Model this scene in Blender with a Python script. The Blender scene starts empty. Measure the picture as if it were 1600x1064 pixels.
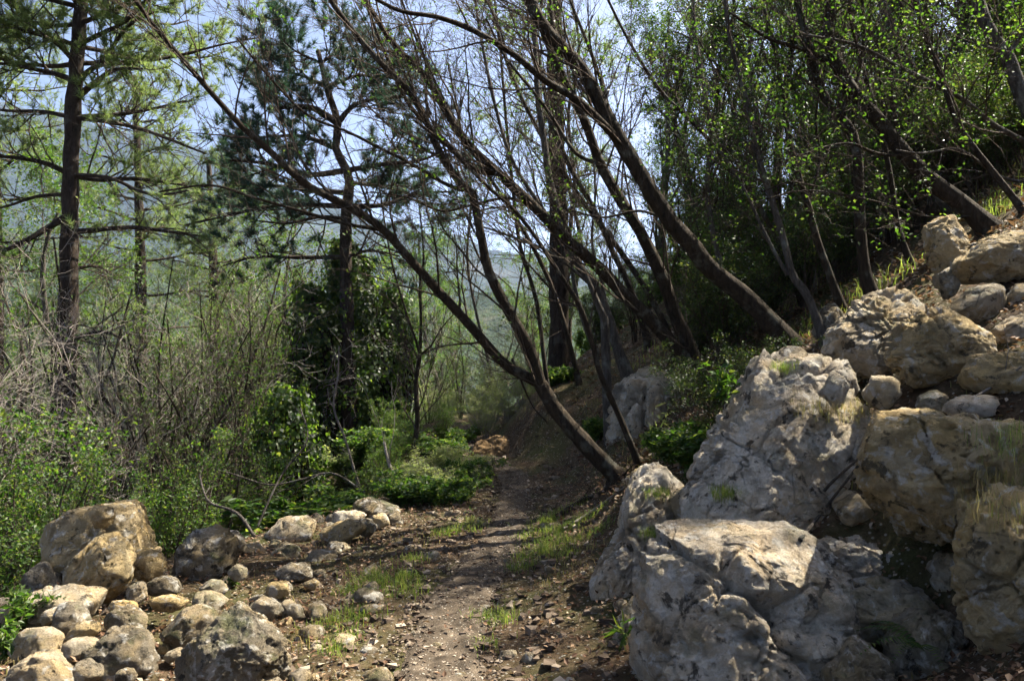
import bpy, math, random
import numpy as np
from mathutils import Vector
scene = bpy.context.scene
C = scene.collection
rng = np.random.default_rng(7)
random.seed(7)
R = math.radians

# ------------------------------------------------------------------ camera, sky, sun, exposure
F = 1244.0                      # focal length in photo pixels (28 mm on 36 mm)
CAMZ = 1.6
cam_d = bpy.data.cameras.new('camera'); cam = bpy.data.objects.new('camera', cam_d); C.objects.link(cam)
cam.location = (0, 0, CAMZ); cam.rotation_euler = (R(90), 0, 0)
cam_d.lens = 28.0; cam_d.sensor_width = 36.0; cam_d.clip_start = 0.05; cam_d.clip_end = 9000
scene.camera = cam
SUN_AZ, SUN_EL = 58.0, 54.0     # azimuth clockwise from the view direction, elevation
world = bpy.data.worlds.new('World'); scene.world = world; world.use_nodes = True
wn = world.node_tree.nodes; wl = world.node_tree.links; wn.clear()
sky = wn.new('ShaderNodeTexSky'); sky.sky_type = 'NISHITA'; sky.sun_disc = False
sky.sun_elevation = R(SUN_EL); sky.sun_rotation = R(SUN_AZ)
sky.air_density = 0.65; sky.dust_density = 5.0; sky.ozone_density = 1.0; sky.altitude = 600
bg = wn.new('ShaderNodeBackground'); bg.inputs['Strength'].default_value = 0.05
wo = wn.new('ShaderNodeOutputWorld'); wl.new(sky.outputs[0], bg.inputs[0]); wl.new(bg.outputs[0], wo.inputs[0])
sun_d = bpy.data.lights.new('sun', 'SUN'); sun_d.energy = 5.0; sun_d.angle = R(0.5); sun_d.color = (1.0, 0.93, 0.80)
sun = bpy.data.objects.new('sun', sun_d); C.objects.link(sun)
S = Vector((math.sin(R(SUN_AZ)) * math.cos(R(SUN_EL)), math.cos(R(SUN_AZ)) * math.cos(R(SUN_EL)), math.sin(R(SUN_EL))))
sun.rotation_euler = S.to_track_quat('Z', 'Y').to_euler(); sun.location = (10, 10, 30)
scene.view_settings.view_transform = 'Standard'; scene.view_settings.look = 'None'
scene.view_settings.exposure = 2.35; scene.view_settings.gamma = 1.0
cy = scene.cycles
cy.max_bounces = 3; cy.diffuse_bounces = 2; cy.glossy_bounces = 1; cy.transmission_bounces = 2
cy.use_adaptive_sampling = True; cy.adaptive_threshold = 0.05
cy.volume_bounces = 1; cy.transparent_max_bounces = 4; cy.use_denoising = True
cy.sample_clamp_indirect = 6.0

# ------------------------------------------------------------------ helpers
def at(px, py, Y):
    return np.array([(px - 800) / F * Y, Y, CAMZ - (py - 532) / F * Y])

def _h(ix, iy, iz, s):
    with np.errstate(over='ignore'):
        h = (ix.astype(np.uint32) * np.uint32(374761393) + iy.astype(np.uint32) * np.uint32(668265263)
             + iz.astype(np.uint32) * np.uint32(2246822519) + np.uint32((s * 3266489917 + 12345) & 0xffffffff))
        h = (h ^ (h >> np.uint32(13))) * np.uint32(1274126177)
        h = h ^ (h >> np.uint32(16))
        h = h * np.uint32(2654435761); h ^= h >> np.uint32(15)
    return h

def pnoise(p, seed=0):
    i = np.floor(p).astype(np.int64); f = p - i
    w = f * f * f * (f * (f * 6 - 15) + 10)
    out = np.zeros(len(p))
    for dx in (0, 1):
        wx = w[:, 0] if dx else 1 - w[:, 0]
        for dy in (0, 1):
            wy = w[:, 1] if dy else 1 - w[:, 1]
            for dz in (0, 1):
                wz = w[:, 2] if dz else 1 - w[:, 2]
                h = _h(i[:, 0] + dx, i[:, 1] + dy, i[:, 2] + dz, seed)
                gx = (h & np.uint32(1023)).astype(float) / 511.5 - 1
                gy = ((h >> np.uint32(10)) & np.uint32(1023)).astype(float) / 511.5 - 1
                gzz = ((h >> np.uint32(20)) & np.uint32(1023)).astype(float) / 511.5 - 1
                out += wx * wy * wz * (gx * (f[:, 0] - dx) + gy * (f[:, 1] - dy) + gzz * (f[:, 2] - dz))
    return out * 1.3

def fbm(p, octv=4, seed=0, gain=0.5):
    o = 0; a = 1.0
    for k in range(octv):
        o = o + a * pnoise(p * (2.03 ** k) + 17.3 * k, seed + k); a *= gain
    return o

def sstep(a, b, x):
    t = np.clip((x - a) / (b - a), 0, 1); return t * t * (3 - 2 * t)

def mesh_np(name, V, tris=None, quads=None, mat=None, smooth=True):
    me = bpy.data.meshes.new(name)
    V = np.asarray(V, dtype=np.float32)
    nt = 0 if tris is None else len(tris); nq = 0 if quads is None else len(quads)
    me.vertices.add(len(V)); me.vertices.foreach_set('co', V.ravel())
    me.loops.add(nt * 3 + nq * 4); me.polygons.add(nt + nq)
    li = []
    if nt: li.append(np.asarray(tris, dtype=np.int32).ravel())
    if nq: li.append(np.asarray(quads, dtype=np.int32).ravel())
    me.loops.foreach_set('vertex_index', np.concatenate(li))
    st = np.concatenate([np.arange(nt) * 3, nt * 3 + np.arange(nq) * 4]).astype(np.int32)
    me.polygons.foreach_set('loop_start', st)
    me.polygons.foreach_set('use_smooth', np.full(nt + nq, smooth, dtype=bool))
    me.update(calc_edges=True)
    if mat: me.materials.append(mat)
    return me

def link(name, me, parent=None, loc=(0, 0, 0)):
    o = bpy.data.objects.new(name, me); C.objects.link(o); o.location = loc
    if parent: o.parent = parent
    return o

def tag(o, label=None, cat=None, group=None, kind=None):
    if label: o['label'] = label
    if cat: o['category'] = cat
    if group: o['group'] = group
    if kind: o['kind'] = kind
    return o

def empty(name, loc):
    o = bpy.data.objects.new(name, None); C.objects.link(o); o.location = loc; o.empty_display_size = 0.2
    return o

def part(name, V, tris=None, quads=None, mat=None, root=None, smooth=True, kind=None):
    """mesh child of an (unrotated) Empty; V in world space"""
    off = np.array(root.location) if root else np.zeros(3)
    o = link(name, mesh_np(name, np.asarray(V) - off, tris, quads, mat, smooth), root)
    if kind: o['kind'] = kind
    return o

def copy_tree(o, loc, rz=0.0, sc=1.0, label=None, group=None, tilt=(0, 0)):
    c = o.copy(); C.objects.link(c); c.location = loc; c.rotation_euler = (tilt[0], tilt[1], rz); c.scale = (sc,) * 3
    if label: c['label'] = label
    if group: c['group'] = group
    for ch in o.children:
        d = ch.copy(); C.objects.link(d); d.parent = c
    return c

# ------------------------------------------------------------------ materials
class NT:
    def __init__(s, name):
        s.m = bpy.data.materials.new(name); s.m.use_nodes = True
        s.t = s.m.node_tree; s.t.nodes.clear(); s.out = s.t.nodes.new('ShaderNodeOutputMaterial')
    def n(s, typ, **kw):
        nd = s.t.nodes.new('ShaderNode' + typ)
        for k, v in kw.items():
            if k in nd.inputs: nd.inputs[k].default_value = v
            else: setattr(nd, k, v)
        return nd
    def l(s, a, b): s.t.links.new(a, b)
    def noise(s, vec, scale, detail=5, rough=0.6, dist=0.0):
        nd = s.n('TexNoise'); nd.inputs['Scale'].default_value = scale; nd.inputs['Detail'].default_value = detail
        nd.inputs['Roughness'].default_value = rough; nd.inputs['Distortion'].default_value = dist
        s.l(vec, nd.inputs['Vector']); return nd.outputs['Fac']
    def ramp(s, fac, stops):
        nd = s.n('ValToRGB'); el = nd.color_ramp.elements
        el[0].position, el[0].color = stops[0][0], (*stops[0][1], 1)
        el[1].position, el[1].color = stops[-1][0], (*stops[-1][1], 1)
        for p, c in stops[1:-1]:
            e = el.new(p); e.color = (*c, 1)
        s.l(fac, nd.inputs[0]); return nd.outputs[0]
    def mix(s, fac, a, b, mode='MIX'):
        nd = s.n('MixRGB'); nd.blend_type = mode
        for k, v in ((0, fac), (1, a), (2, b)):
            if isinstance(v, (int, float)): nd.inputs[k].default_value = v
            elif isinstance(v, tuple): nd.inputs[k].default_value = (*v, 1)
            else: s.l(v, nd.inputs[k])
        return nd.outputs[0]
    def math(s, op, a, b=0.0):
        nd = s.n('Math'); nd.operation = op
        for k, v in ((0, a), (1, b)):
            if isinstance(v, (int, float)): nd.inputs[k].default_value = v
            else: s.l(v, nd.inputs[k])
        return nd.outputs[0]
    def bump(s, h, strength, dist, prev=None):
        nd = s.n('Bump'); nd.inputs['Strength'].default_value = strength; nd.inputs['Distance'].default_value = dist
        s.l(h, nd.inputs['Height'])
        if prev: s.l(prev, nd.inputs['Normal'])
        return nd.outputs[0]
    def principled(s, col, rough=0.9, normal=None, spec=0.25):
        b = s.n('BsdfPrincipled')
        if isinstance(col, tuple): b.inputs['Base Color'].default_value = (*col, 1)
        else: s.l(col, b.inputs['Base Color'])
        b.inputs['Roughness'].default_value = rough; b.inputs['Specular IOR Level'].default_value = spec
        if normal: s.l(normal, b.inputs['Normal'])
        return b.outputs[0]
    def done(s, sh): s.l(sh, s.out.inputs[0]); return s.m

def coords(n, obj=True):
    return n.n('TexCoord').outputs['Object'] if obj else n.n('NewGeometry').outputs['Position']

def mat_rock(name, light, mid, dark, ochre, och=0.5, moss=0.0):
    n = NT(name); g = n.n('NewGeometry'); P = g.outputs['Position']
    big = n.noise(P, 2.2, 6, 0.62, 0.6); med = n.noise(P, 9, 8, 0.68, 0.3); fine = n.noise(P, 55, 6, 0.7)
    base = n.ramp(big, [(0.32, mid), (0.5, light), (0.68, mid)])
    och_m = n.ramp(n.noise(P, 3.1, 6, 0.7, 1.0), [(0.48 - 0.12 * och, (0, 0, 0)), (0.72 - 0.1 * och, (1, 1, 1))])
    base = n.mix(n.math('MULTIPLY', och_m, 0.75), base, ochre)
    dk = n.ramp(med, [(0.37, (1, 1, 1)), (0.43, (0, 0, 0))])
    base = n.mix(n.math('MULTIPLY', dk, 0.85), base, dark)
    st_ = n.ramp(n.noise(P, 3.4, 7, 0.68, 0.8), [(0.50, (0, 0, 0)), (0.60, (1, 1, 1))])
    base = n.mix(n.math('MULTIPLY', st_, 0.45), base, tuple(0.30 * c_ for c_ in mid))
    li = n.ramp(n.noise(P, 14, 4, 0.6, 0.5), [(0.55, (0, 0, 0)), (0.63, (1, 1, 1))])
    base = n.mix(n.math('MULTIPLY', li, 0.6), base, (0.60, 0.57, 0.50))
    vor = n.n('TexVoronoi'); vor.inputs['Scale'].default_value = 26; n.l(P, vor.inputs['Vector'])
    wobv = vor.outputs['Distance']
    pit = n.ramp(wobv, [(0.12, (1, 1, 1)), (0.27, (0, 0, 0))])
    pit = n.math('MULTIPLY', pit, n.ramp(n.noise(P, 6, 3, 0.5), [(0.5, (0, 0, 0)), (0.6, (1, 1, 1))]))
    base = n.mix(n.math('MULTIPLY', pit, 0.42), base, dark)
    base = n.mix(0.5, base, n.ramp(fine, [(0.25, (0.45, 0.45, 0.45)), (0.7, (1.25, 1.25, 1.25))]), 'MULTIPLY')
    if moss > 0:
        sx = n.n('SeparateXYZ'); n.l(g.outputs['Normal'], sx.inputs[0])
        mm = n.math('MULTIPLY', n.ramp(n.noise(P, 4.5, 5, 0.7), [(0.52, (0, 0, 0)), (0.62, (1, 1, 1))]),
                    n.ramp(sx.outputs['Z'], [(-0.2, (0, 0, 0)), (0.5, (1, 1, 1))]))
        base = n.mix(n.math('MULTIPLY', mm, moss), base, (0.045, 0.06, 0.014))
    wn_ = n.n('TexNoise'); wn_.inputs['Scale'].default_value = 5.0; wn_.inputs['Detail'].default_value = 5; n.l(P, wn_.inputs['Vector'])
    wm = n.n('VectorMath'); wm.operation = 'MULTIPLY_ADD'; n.l(wn_.outputs['Color'], wm.inputs[0]); wm.inputs[1].default_value = (0.05, 0.05, 0.05); n.l(P, wm.inputs[2])
    ck = n.n('TexVoronoi'); ck.feature = 'DISTANCE_TO_EDGE'; ck.inputs['Scale'].default_value = 4.2; n.l(wm.outputs[0], ck.inputs['Vector'])
    ckm = n.math('MULTIPLY', n.ramp(ck.outputs['Distance'], [(0.0, (1, 1, 1)), (0.024, (0, 0, 0))]), n.ramp(n.noise(P, 2.6, 3, 0.6), [(0.53, (0, 0, 0)), (0.60, (1, 1, 1))]))
    base = n.mix(n.math('MULTIPLY', ckm, 0.4), base, dark)
    prev = None
    for sc_, ds_ in ((4.2, 0.045), (11, 0.04), (30, 0.018)):
        cv = n.n('TexVoronoi'); cv.distance = 'CHEBYCHEV'; cv.inputs['Scale'].default_value = sc_
        rt = n.n('Mapping'); rt.inputs['Rotation'].default_value = (0.5 + sc_, 0.7, sc_ * 0.3); n.l(wm.outputs[0], rt.inputs[0]); n.l(rt.outputs[0], cv.inputs['Vector'])
        prev = n.bump(cv.outputs['Distance'], 0.75, ds_, prev)
    b1 = n.bump(n.math('MULTIPLY', ckm, -1.0), 1.0, 0.04, prev)
    b1 = n.bump(n.noise(P, 16, 10, 0.82, 0.2), 1.0, 0.06, b1)
    b2 = n.bump(fine, 0.7, 0.010, b1)
    b3 = n.bump(n.math('MULTIPLY', pit, -1.0), 0.9, 0.02, b2)
    return n.done(n.principled(base, 0.93, b3, 0.2))

M = {}
M['rock'] = mat_rock('limestone', (0.44, 0.375, 0.27), (0.26, 0.212, 0.145), (0.025, 0.022, 0.018), (0.46, 0.32, 0.14), 0.6, 0.5)
M['rock_ochre'] = mat_rock('ochre_limestone', (0.46, 0.37, 0.225), (0.30, 0.225, 0.12), (0.035, 0.03, 0.02), (0.50, 0.34, 0.13), 0.9, 0.25)
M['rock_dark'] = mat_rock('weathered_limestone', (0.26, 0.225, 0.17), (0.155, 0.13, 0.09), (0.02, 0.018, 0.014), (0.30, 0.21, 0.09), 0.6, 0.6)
M['rock_grey'] = mat_rock('grey_limestone', (0.62, 0.555, 0.445), (0.36, 0.305, 0.23), (0.018, 0.016, 0.013), (0.48, 0.33, 0.16), 0.45, 0.4)

def mat_ground():
    n = NT('forest_soil'); P = n.n('NewGeometry').outputs['Position']
    a = n.noise(P, 1.3, 6, 0.65); b = n.noise(P, 14, 8, 0.75); c = n.noise(P, 90, 4, 0.7)
    col = n.ramp(b, [(0.28, (0.02, 0.013, 0.008)), (0.5, (0.068, 0.045, 0.026)), (0.72, (0.17, 0.122, 0.075))])
    col = n.mix(n.ramp(a, [(0.45, (0, 0, 0)), (0.62, (0.7, 0.7, 0.7))]), col, n.ramp(c, [(0.3, (0.03, 0.04, 0.012)), (0.7, (0.09, 0.095, 0.03))]))
    st = n.n('TexVoronoi'); st.inputs['Scale'].default_value = 38; n.l(P, st.inputs['Vector'])
    stm = n.math('MULTIPLY', n.ramp(st.outputs['Distance'], [(0.22, (1, 1, 1)), (0.34, (0, 0, 0))]), n.ramp(st.outputs['Color'], [(0.55, (0, 0, 0)), (0.6, (1, 1, 1))]))
    col = n.mix(stm, col, (0.24, 0.22, 0.18))
    bb = n.bump(b, 0.9, 0.05); bb = n.bump(c, 0.8, 0.012, bb); bb = n.bump(stm, 0.7, 0.015, bb)
    return n.done(n.principled(col, 0.97, bb, 0.1))
M['ground'] = mat_ground()

def mat_path():
    n = NT('trodden_earth'); P = n.n('NewGeometry').outputs['Position']
    b = n.noise(P, 7, 8, 0.72); c = n.noise(P, 120, 4, 0.75); a = n.noise(P, 1.7, 4, 0.6)
    col = n.ramp(b, [(0.28, (0.026, 0.020, 0.014)), (0.5, (0.075, 0.058, 0.041)), (0.74, (0.165, 0.13, 0.094))])
    col = n.mix(0.6, col, n.ramp(c, [(0.3, (0.35, 0.35, 0.35)), (0.7, (1.3, 1.3, 1.3))]), 'MULTIPLY')
    st = n.n('TexVoronoi'); st.inputs['Scale'].default_value = 55; n.l(P, st.inputs['Vector'])
    stm = n.math('MULTIPLY', n.ramp(st.outputs['Distance'], [(0.2, (1, 1, 1)), (0.33, (0, 0, 0))]), n.ramp(st.outputs['Color'], [(0.5, (0, 0, 0)), (0.55, (1, 1, 1))]))
    col = n.mix(n.math('MULTIPLY', stm, 0.8), col, (0.33, 0.30, 0.25))
    bb = n.bump(b, 0.8, 0.03); bb = n.bump(c, 0.8, 0.008, bb); bb = n.bump(stm, 0.8, 0.012, bb)
    return n.done(n.principled(col, 0.97, bb, 0.1))
M['path'] = mat_path()

def mat_bark(name, dark, light, lich=0.25, sc=1.0):
    n = NT(name); tc = n.n('NewGeometry').outputs['Position']
    mp = n.n('Mapping'); mp.inputs['Scale'].default_value = (1, 1, 0.28); n.l(tc, mp.inputs[0]); P = mp.outputs[0]
    a = n.noise(P, 30 * sc, 8, 0.7, 0.6); b = n.noise(tc, 6, 5, 0.6)
    col = n.ramp(a, [(0.3, dark), (0.7, light)])
    col = n.mix(n.math('MULTIPLY', n.ramp(b, [(0.55, (0, 0, 0)), (0.66, (1, 1, 1))]), lich), col, (0.30, 0.31, 0.25))
    return n.done(n.principled(col, 0.92, n.bump(n.noise(P, 70 * sc, 4, 0.7), 0.7, 0.01, n.bump(a, 1.0, 0.045)), 0.15))
M['bark'] = mat_bark('brown_bark', (0.010, 0.0075, 0.005), (0.066, 0.048, 0.03), 0.22)
M['bark_grey'] = mat_bark('grey_bark', (0.03, 0.025, 0.021), (0.13, 0.112, 0.092), 0.35)
M['bark_pine'] = mat_bark('pine_bark', (0.012, 0.009, 0.007), (0.07, 0.05, 0.036), 0.12, 0.7)
M['bark_pale'] = mat_bark('pale_twig_bark', (0.16, 0.135, 0.115), (0.40, 0.35, 0.305), 0.3)
M['bark_twig'] = mat_bark('twig_bark', (0.03, 0.022, 0.016), (0.12, 0.09, 0.065), 0.2)
M['dead_wood'] = mat_bark('dead_wood', (0.10, 0.085, 0.07), (0.33, 0.29, 0.24), 0.2)

def mat_leaf(name, stops, tstops, tr=0.45, rough=0.5, spec=0.3):
    n = NT(name); g = n.n('NewGeometry')
    rnd = g.outputs['Random Per Island']
    col = n.ramp(rnd, stops); tcol = n.ramp(rnd, tstops)
    b = n.principled(col, rough, None, spec)
    t = n.n('BsdfTranslucent'); n.l(tcol, t.inputs[0])
    mx = n.n('MixShader'); mx.inputs[0].default_value = tr; n.l(b, mx.inputs[1]); n.l(t.outputs[0], mx.inputs[2])
    return n.done(mx.outputs[0])
M['leaf_spring'] = mat_leaf('spring_leaf', [(0, (0.03, 0.055, 0.012)), (0.5, (0.05, 0.085, 0.016)), (1, (0.09, 0.115, 0.025))],
                            [(0, (0.06, 0.15, 0.010)), (0.7, (0.11, 0.23, 0.018)), (1, (0.24, 0.34, 0.035))], 0.42)
M['leaf_dark'] = mat_leaf('evergreen_leaf', [(0, (0.010, 0.020, 0.006)), (0.7, (0.022, 0.04, 0.009)), (1, (0.06, 0.07, 0.018))],
                          [(0, (0.04, 0.09, 0.008)), (0.75, (0.08, 0.15, 0.014)), (1, (0.34, 0.38, 0.05))], 0.36, 0.45, 0.35)
M['leaf_ivy'] = mat_leaf('ivy_leaf', [(0, (0.007, 0.016, 0.004)), (0.7, (0.018, 0.038, 0.007)), (1, (0.05, 0.075, 0.015))],
                         [(0, (0.10, 0.22, 0.015)), (0.7, (0.22, 0.38, 0.03)), (1, (0.42, 0.50, 0.06))], 0.42, 0.5, 0.3)
M['leaf_bush'] = mat_leaf('bush_leaf', [(0, (0.015, 0.035, 0.007)), (0.6, (0.03, 0.06, 0.011)), (1, (0.07, 0.095, 0.02))],
                          [(0, (0.06, 0.16, 0.01)), (0.6, (0.12, 0.26, 0.018)), (1, (0.36, 0.44, 0.05))], 0.42)
M['leaf_pale'] = mat_leaf('pale_leaf', [(0, (0.08, 0.10, 0.04)), (1, (0.14, 0.15, 0.06))],
                          [(0, (0.30, 0.42, 0.10)), (1, (0.50, 0.55, 0.16))], 0.45)
M['needle'] = mat_leaf('pine_needle', [(0, (0.04, 0.07, 0.022)), (0.6, (0.07, 0.105, 0.03)), (1, (0.12, 0.13, 0.045))],
                       [(0, (0.16, 0.28, 0.06)), (1, (0.36, 0.44, 0.12))], 0.42)
M['needle_dark'] = mat_leaf('dark_pine_needle', [(0, (0.012, 0.032, 0.026)), (1, (0.03, 0.06, 0.035))],
                            [(0, (0.03, 0.09, 0.05)), (1, (0.09, 0.16, 0.07))], 0.25)
M['grass'] = mat_leaf('grass_blade', [(0, (0.05, 0.085, 0.015)), (0.7, (0.09, 0.13, 0.025)), (1, (0.22, 0.19, 0.07))],
                      [(0, (0.20, 0.36, 0.03)), (1, (0.45, 0.50, 0.09))], 0.4)
M['dry_grass'] = mat_leaf('dry_grass_blade', [(0, (0.07, 0.085, 0.02)), (0.5, (0.22, 0.16, 0.06)), (1, (0.34, 0.25, 0.11))],
                          [(0, (0.25, 0.32, 0.05)), (1, (0.50, 0.38, 0.15))], 0.35)
M['litter'] = mat_leaf('dead_leaf', [(0, (0.05, 0.024, 0.012)), (0.5, (0.12, 0.065, 0.034)), (0.88, (0.22, 0.145, 0.085)), (1, (0.36, 0.29, 0.21))],
                       [(0, (0.14, 0.06, 0.02)), (1, (0.35, 0.22, 0.10))], 0.15, 0.7, 0.2)

def mat_gravel():
    n = NT('gravel'); r = n.n('NewGeometry').outputs['Random Per Island']
    col = n.ramp(r, [(0, (0.045, 0.032, 0.022)), (0.7, (0.14, 0.105, 0.075)), (1, (0.32, 0.265, 0.20))])
    return n.done(n.principled(col, 0.95, n.bump(n.noise(n.n('NewGeometry').outputs['Position'], 90, 5, 0.7), 0.7, 0.01), 0.15))
M['gravel'] = mat_gravel()

def mat_hill(name, a, b, c, s):
    n = NT(name); P = n.n('NewGeometry').outputs['Position']
    x = n.noise(P, s, 8, 0.7); y = n.noise(P, s * 9, 5, 0.75)
    col = n.ramp(x, [(0.35, a), (0.55, b), (0.68, c)])
    col = n.mix(0.7, col, n.ramp(y, [(0.3, (0.35, 0.35, 0.35)), (0.7, (1.4, 1.4, 1.4))]), 'MULTIPLY')
    return n.done(n.principled(col, 0.95, n.bump(y, 1.0, 8.0), 0.1))
M['mountain'] = mat_hill('mountain_forest', (0.012, 0.02, 0.014), (0.024, 0.034, 0.02), (0.07, 0.064, 0.055), 0.006)
M['hill'] = mat_hill('hill_forest', (0.02, 0.035, 0.014), (0.042, 0.06, 0.024), (0.09, 0.08, 0.06), 0.02)
def mat_earth():
    n = NT('bare_earth'); P = n.n('NewGeometry').outputs['Position']
    a = n.noise(P, 9, 8, 0.7)
    col = n.ramp(a, [(0.3, (0.09, 0.055, 0.025)), (0.6, (0.24, 0.155, 0.075)), (0.8, (0.32, 0.23, 0.13))])
    return n.done(n.principled(col, 0.95, n.bump(a, 1.0, 0.06), 0.1))
M['earth'] = mat_earth()

# ------------------------------------------------------------------ terrain
PY = np.array([-30, 0, 3.7, 4.65, 5.9, 6.7, 7.7, 8.7, 9.8, 11, 12.5, 14, 18, 30, 60, 200, 3000.])
PX = np.array([-1, -0.4, -0.33, -0.37, -0.19, -0.05, 0.0, 0.05, 0.0, -0.3, -0.75, -1.0, 0.2, 6, 20, 80, 1200.])
EX = np.array([-4, -3.8, -3.5, -3.2, -2.45, -2.0, -1.45, -1.0, -0.9, -1.2, -1.7, -2.0, -0.9, 5, 19, 79, 1199.])
SX = np.array([1.5, 1.4, 1.05, 0.75, 0.62, 0.6, 0.62, 0.66, 0.6, 0.2, -0.25, -0.5, 0.8, 6.6, 21, 81, 1201.])
def smooth_interp(y, xs, vs):
    return (np.interp(y - 0.35, xs, vs) + np.interp(y, xs, vs) + np.interp(y + 0.35, xs, vs)) / 3
def path_x(y): return smooth_interp(y, PY, PX)
def gz(x, y, rough=True):
    x = np.atleast_1d(np.asarray(x, float)); y = np.atleast_1d(np.asarray(y, float))
    d = x - path_x(y); e = smooth_interp(y, PY, EX)
    s = np.maximum(d - 0.34, 0)
    s2 = np.maximum(x - smooth_interp(y, PY, SX), 0)
    right = 0.22 * np.minimum(s, 0.6) + 0.70 * s2 * sstep(-0.1, 0.35, s2)
    right = np.where(right > 12, 12 + (right - 12) * 0.55, right)
    right = np.where(right > 45, 45 + 15 * (1 - np.exp(-(right - 45) / 15)), right)
    # mound that carries the outcrop beside the path
    right += 0.18 * np.exp(-(((x - 2.4) / 1.0) ** 2 + ((y - 4.6) / 1.3) ** 2))
    right -= 0.32 * np.exp(-(((x - 1.75) / 0.42) ** 2 + ((y - 3.35) / 0.5) ** 2))
    l = np.maximum(e - x, 0)
    left = -22 * (1 - np.exp(-l * 0.62 * sstep(0, 1.0, l) / 22))
    berm = -0.055 * sstep(0.3, 1.3, -d) * np.where(l > 0, np.exp(-l), 1)
    z = right + left + berm - 0.03 * np.exp(-(d / 0.3) ** 2)
    # bank beyond the bend
    z += 0.45 * np.exp(-(((x - 0.3) / 0.9) ** 2 + ((y - 11.6) / 0.9) ** 2)) * sstep(0.25, 0.6, d)
    if rough:
        p = np.stack([x, y, np.zeros_like(x)], 1)
        far = 1 + np.hypot(x, y) / 14.0
        z = z + 0.045 * fbm(p * 1.6, 3, 3) * np.minimum(far, 8) * sstep(0.15, 0.8, np.abs(d)) + 0.022 * fbm(p * 6.5, 3, 5)
    return z
def gz1(x, y): return float(gz(x, y)[0])
def ray_ground(px, py, y0=2.5, y1=40):
    Y = np.linspace(y0, y1, 1500); P = np.stack([(px - 800) / F * Y, Y, CAMZ - (py - 532) / F * Y], 1)
    below = P[:, 2] < gz(P[:, 0], P[:, 1])
    return float(Y[np.argmax(below)]) if below.any() else None

def grid_quads(nx, ny):
    i = np.arange(nx - 1)[:, None] * ny + np.arange(ny - 1)[None, :]; i = i.ravel()
    return np.stack([i, i + ny, i + ny + 1, i + 1], 1)

gn = 370
ux = np.linspace(-1, 1, gn); xs = 0.3 + np.sinh(ux * 7.2) / math.sinh(7.2) * 2600
uy = np.linspace(-0.42, 1, gn); ys = 5.0 + np.sinh(uy * 7.4) / math.sinh(7.4) * 3000
GX, GY = np.meshgrid(xs, ys, indexing='ij')
gv = np.stack([GX.ravel(), GY.ravel(), gz(GX.ravel(), GY.ravel())], 1)
ground = link('ground', mesh_np('ground', gv, None, grid_quads(gn, gn), M['ground']))
tag(ground, 'brown forest floor of soil and leaf litter falling away to the left', 'ground', kind='structure')
py_ = np.arange(1.0, 17, 0.035); ns = 25; tt = np.linspace(-1, 1, ns)
hw = 0.25 + 0.09 * pnoise(np.stack([py_ * 1.3, 0 * py_, 0 * py_ + 9], 1), 2) - 0.05 * sstep(5, 8, py_)
hw2 = 0.25 + 0.09 * pnoise(np.stack([py_ * 1.3, 0 * py_, 0 * py_ + 39], 1), 2) - 0.05 * sstep(5, 8, py_)
TX = path_x(py_)[:, None] + np.where(tt < 0, hw[:, None] * tt[None], hw2[:, None] * tt[None])
TY = np.repeat(py_[:, None], ns, 1)
edge = np.abs(tt)[None] ** 4
tz = gz(TX.ravel(), TY.ravel()).reshape(TX.shape) + 0.022 - 0.05 * edge
tz += 0.012 * fbm(np.stack([TX.ravel() * 9, TY.ravel() * 9, 0 * TX.ravel()], 1), 3, 8).reshape(TX.shape)
pathm = link('path', mesh_np('path', np.stack([TX.ravel(), TY.ravel(), tz.ravel()], 1), None, grid_quads(len(py_), ns), M['path']))
tag(pathm, 'narrow stony earth footpath running away between rocks', 'path', kind='structure')

def hill(name, label, ridge, Yb, Yr, mat, seed, amp, nx=260, ny=70, bump=0, zb=-60):
    rx = np.array([r[0] for r in ridge], float); ry = np.array([r[1] for r in ridge], float)
    pxs = np.linspace(rx[0], rx[-1], nx)
    top = CAMZ - (np.interp(pxs, rx, ry) - 532) / F * Yr
    X = (pxs - 800) / F * Yr
    t = np.concatenate([np.linspace(0, 1, ny), np.linspace(1.02, 1.5, 12)])
    H = np.where(t <= 1, t ** 0.85, 1 - (t - 1) * 1.3)
    XX = np.repeat(X[:, None], len(t), 1); YY = Yb + (Yr - Yb) * np.repeat(t[None], nx, 0)
    ZZ = zb + (top - zb)[:, None] * H[None]
    p = np.stack([XX.ravel(), YY.ravel(), 0 * XX.ravel()], 1)
    ZZ = ZZ.ravel() + amp * fbm(p / (amp * 4.5), 5, seed) * np.clip(np.repeat(t[None], nx, 0).ravel(), 0, 1)
    if bump: ZZ += bump * np.abs(fbm(p / (bump * 2.2), 3, seed + 9))
    o = link(name, mesh_np(name, np.stack([XX.ravel(), YY.ravel(), ZZ], 1), None, grid_quads(nx, len(t)), mat))
    return tag(o, label, 'hill', kind='structure')
hill('mountain', 'hazy blue wooded mountainside across the valley',
     [(-1500, 190), (-300, 170), (0, 172), (200, 205), (340, 250), (450, 300), (600, 345), (720, 362), (850, 405), (1000, 430), (1600, 430), (2600, 300)],
     600, 1300, M['mountain'], 31, 30, bump=7)
hill('wooded_hill', 'green wooded hillside rising from the valley floor',
     [(-1500, 260), (-300, 330), (0, 365), (200, 400), (330, 430), (450, 470), (600, 480), (750, 470), (900, 455), (1200, 420), (1800, 350)],
     120, 380, M['hill'], 51, 9, nx=320, ny=90, bump=4, zb=-34)

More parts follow.
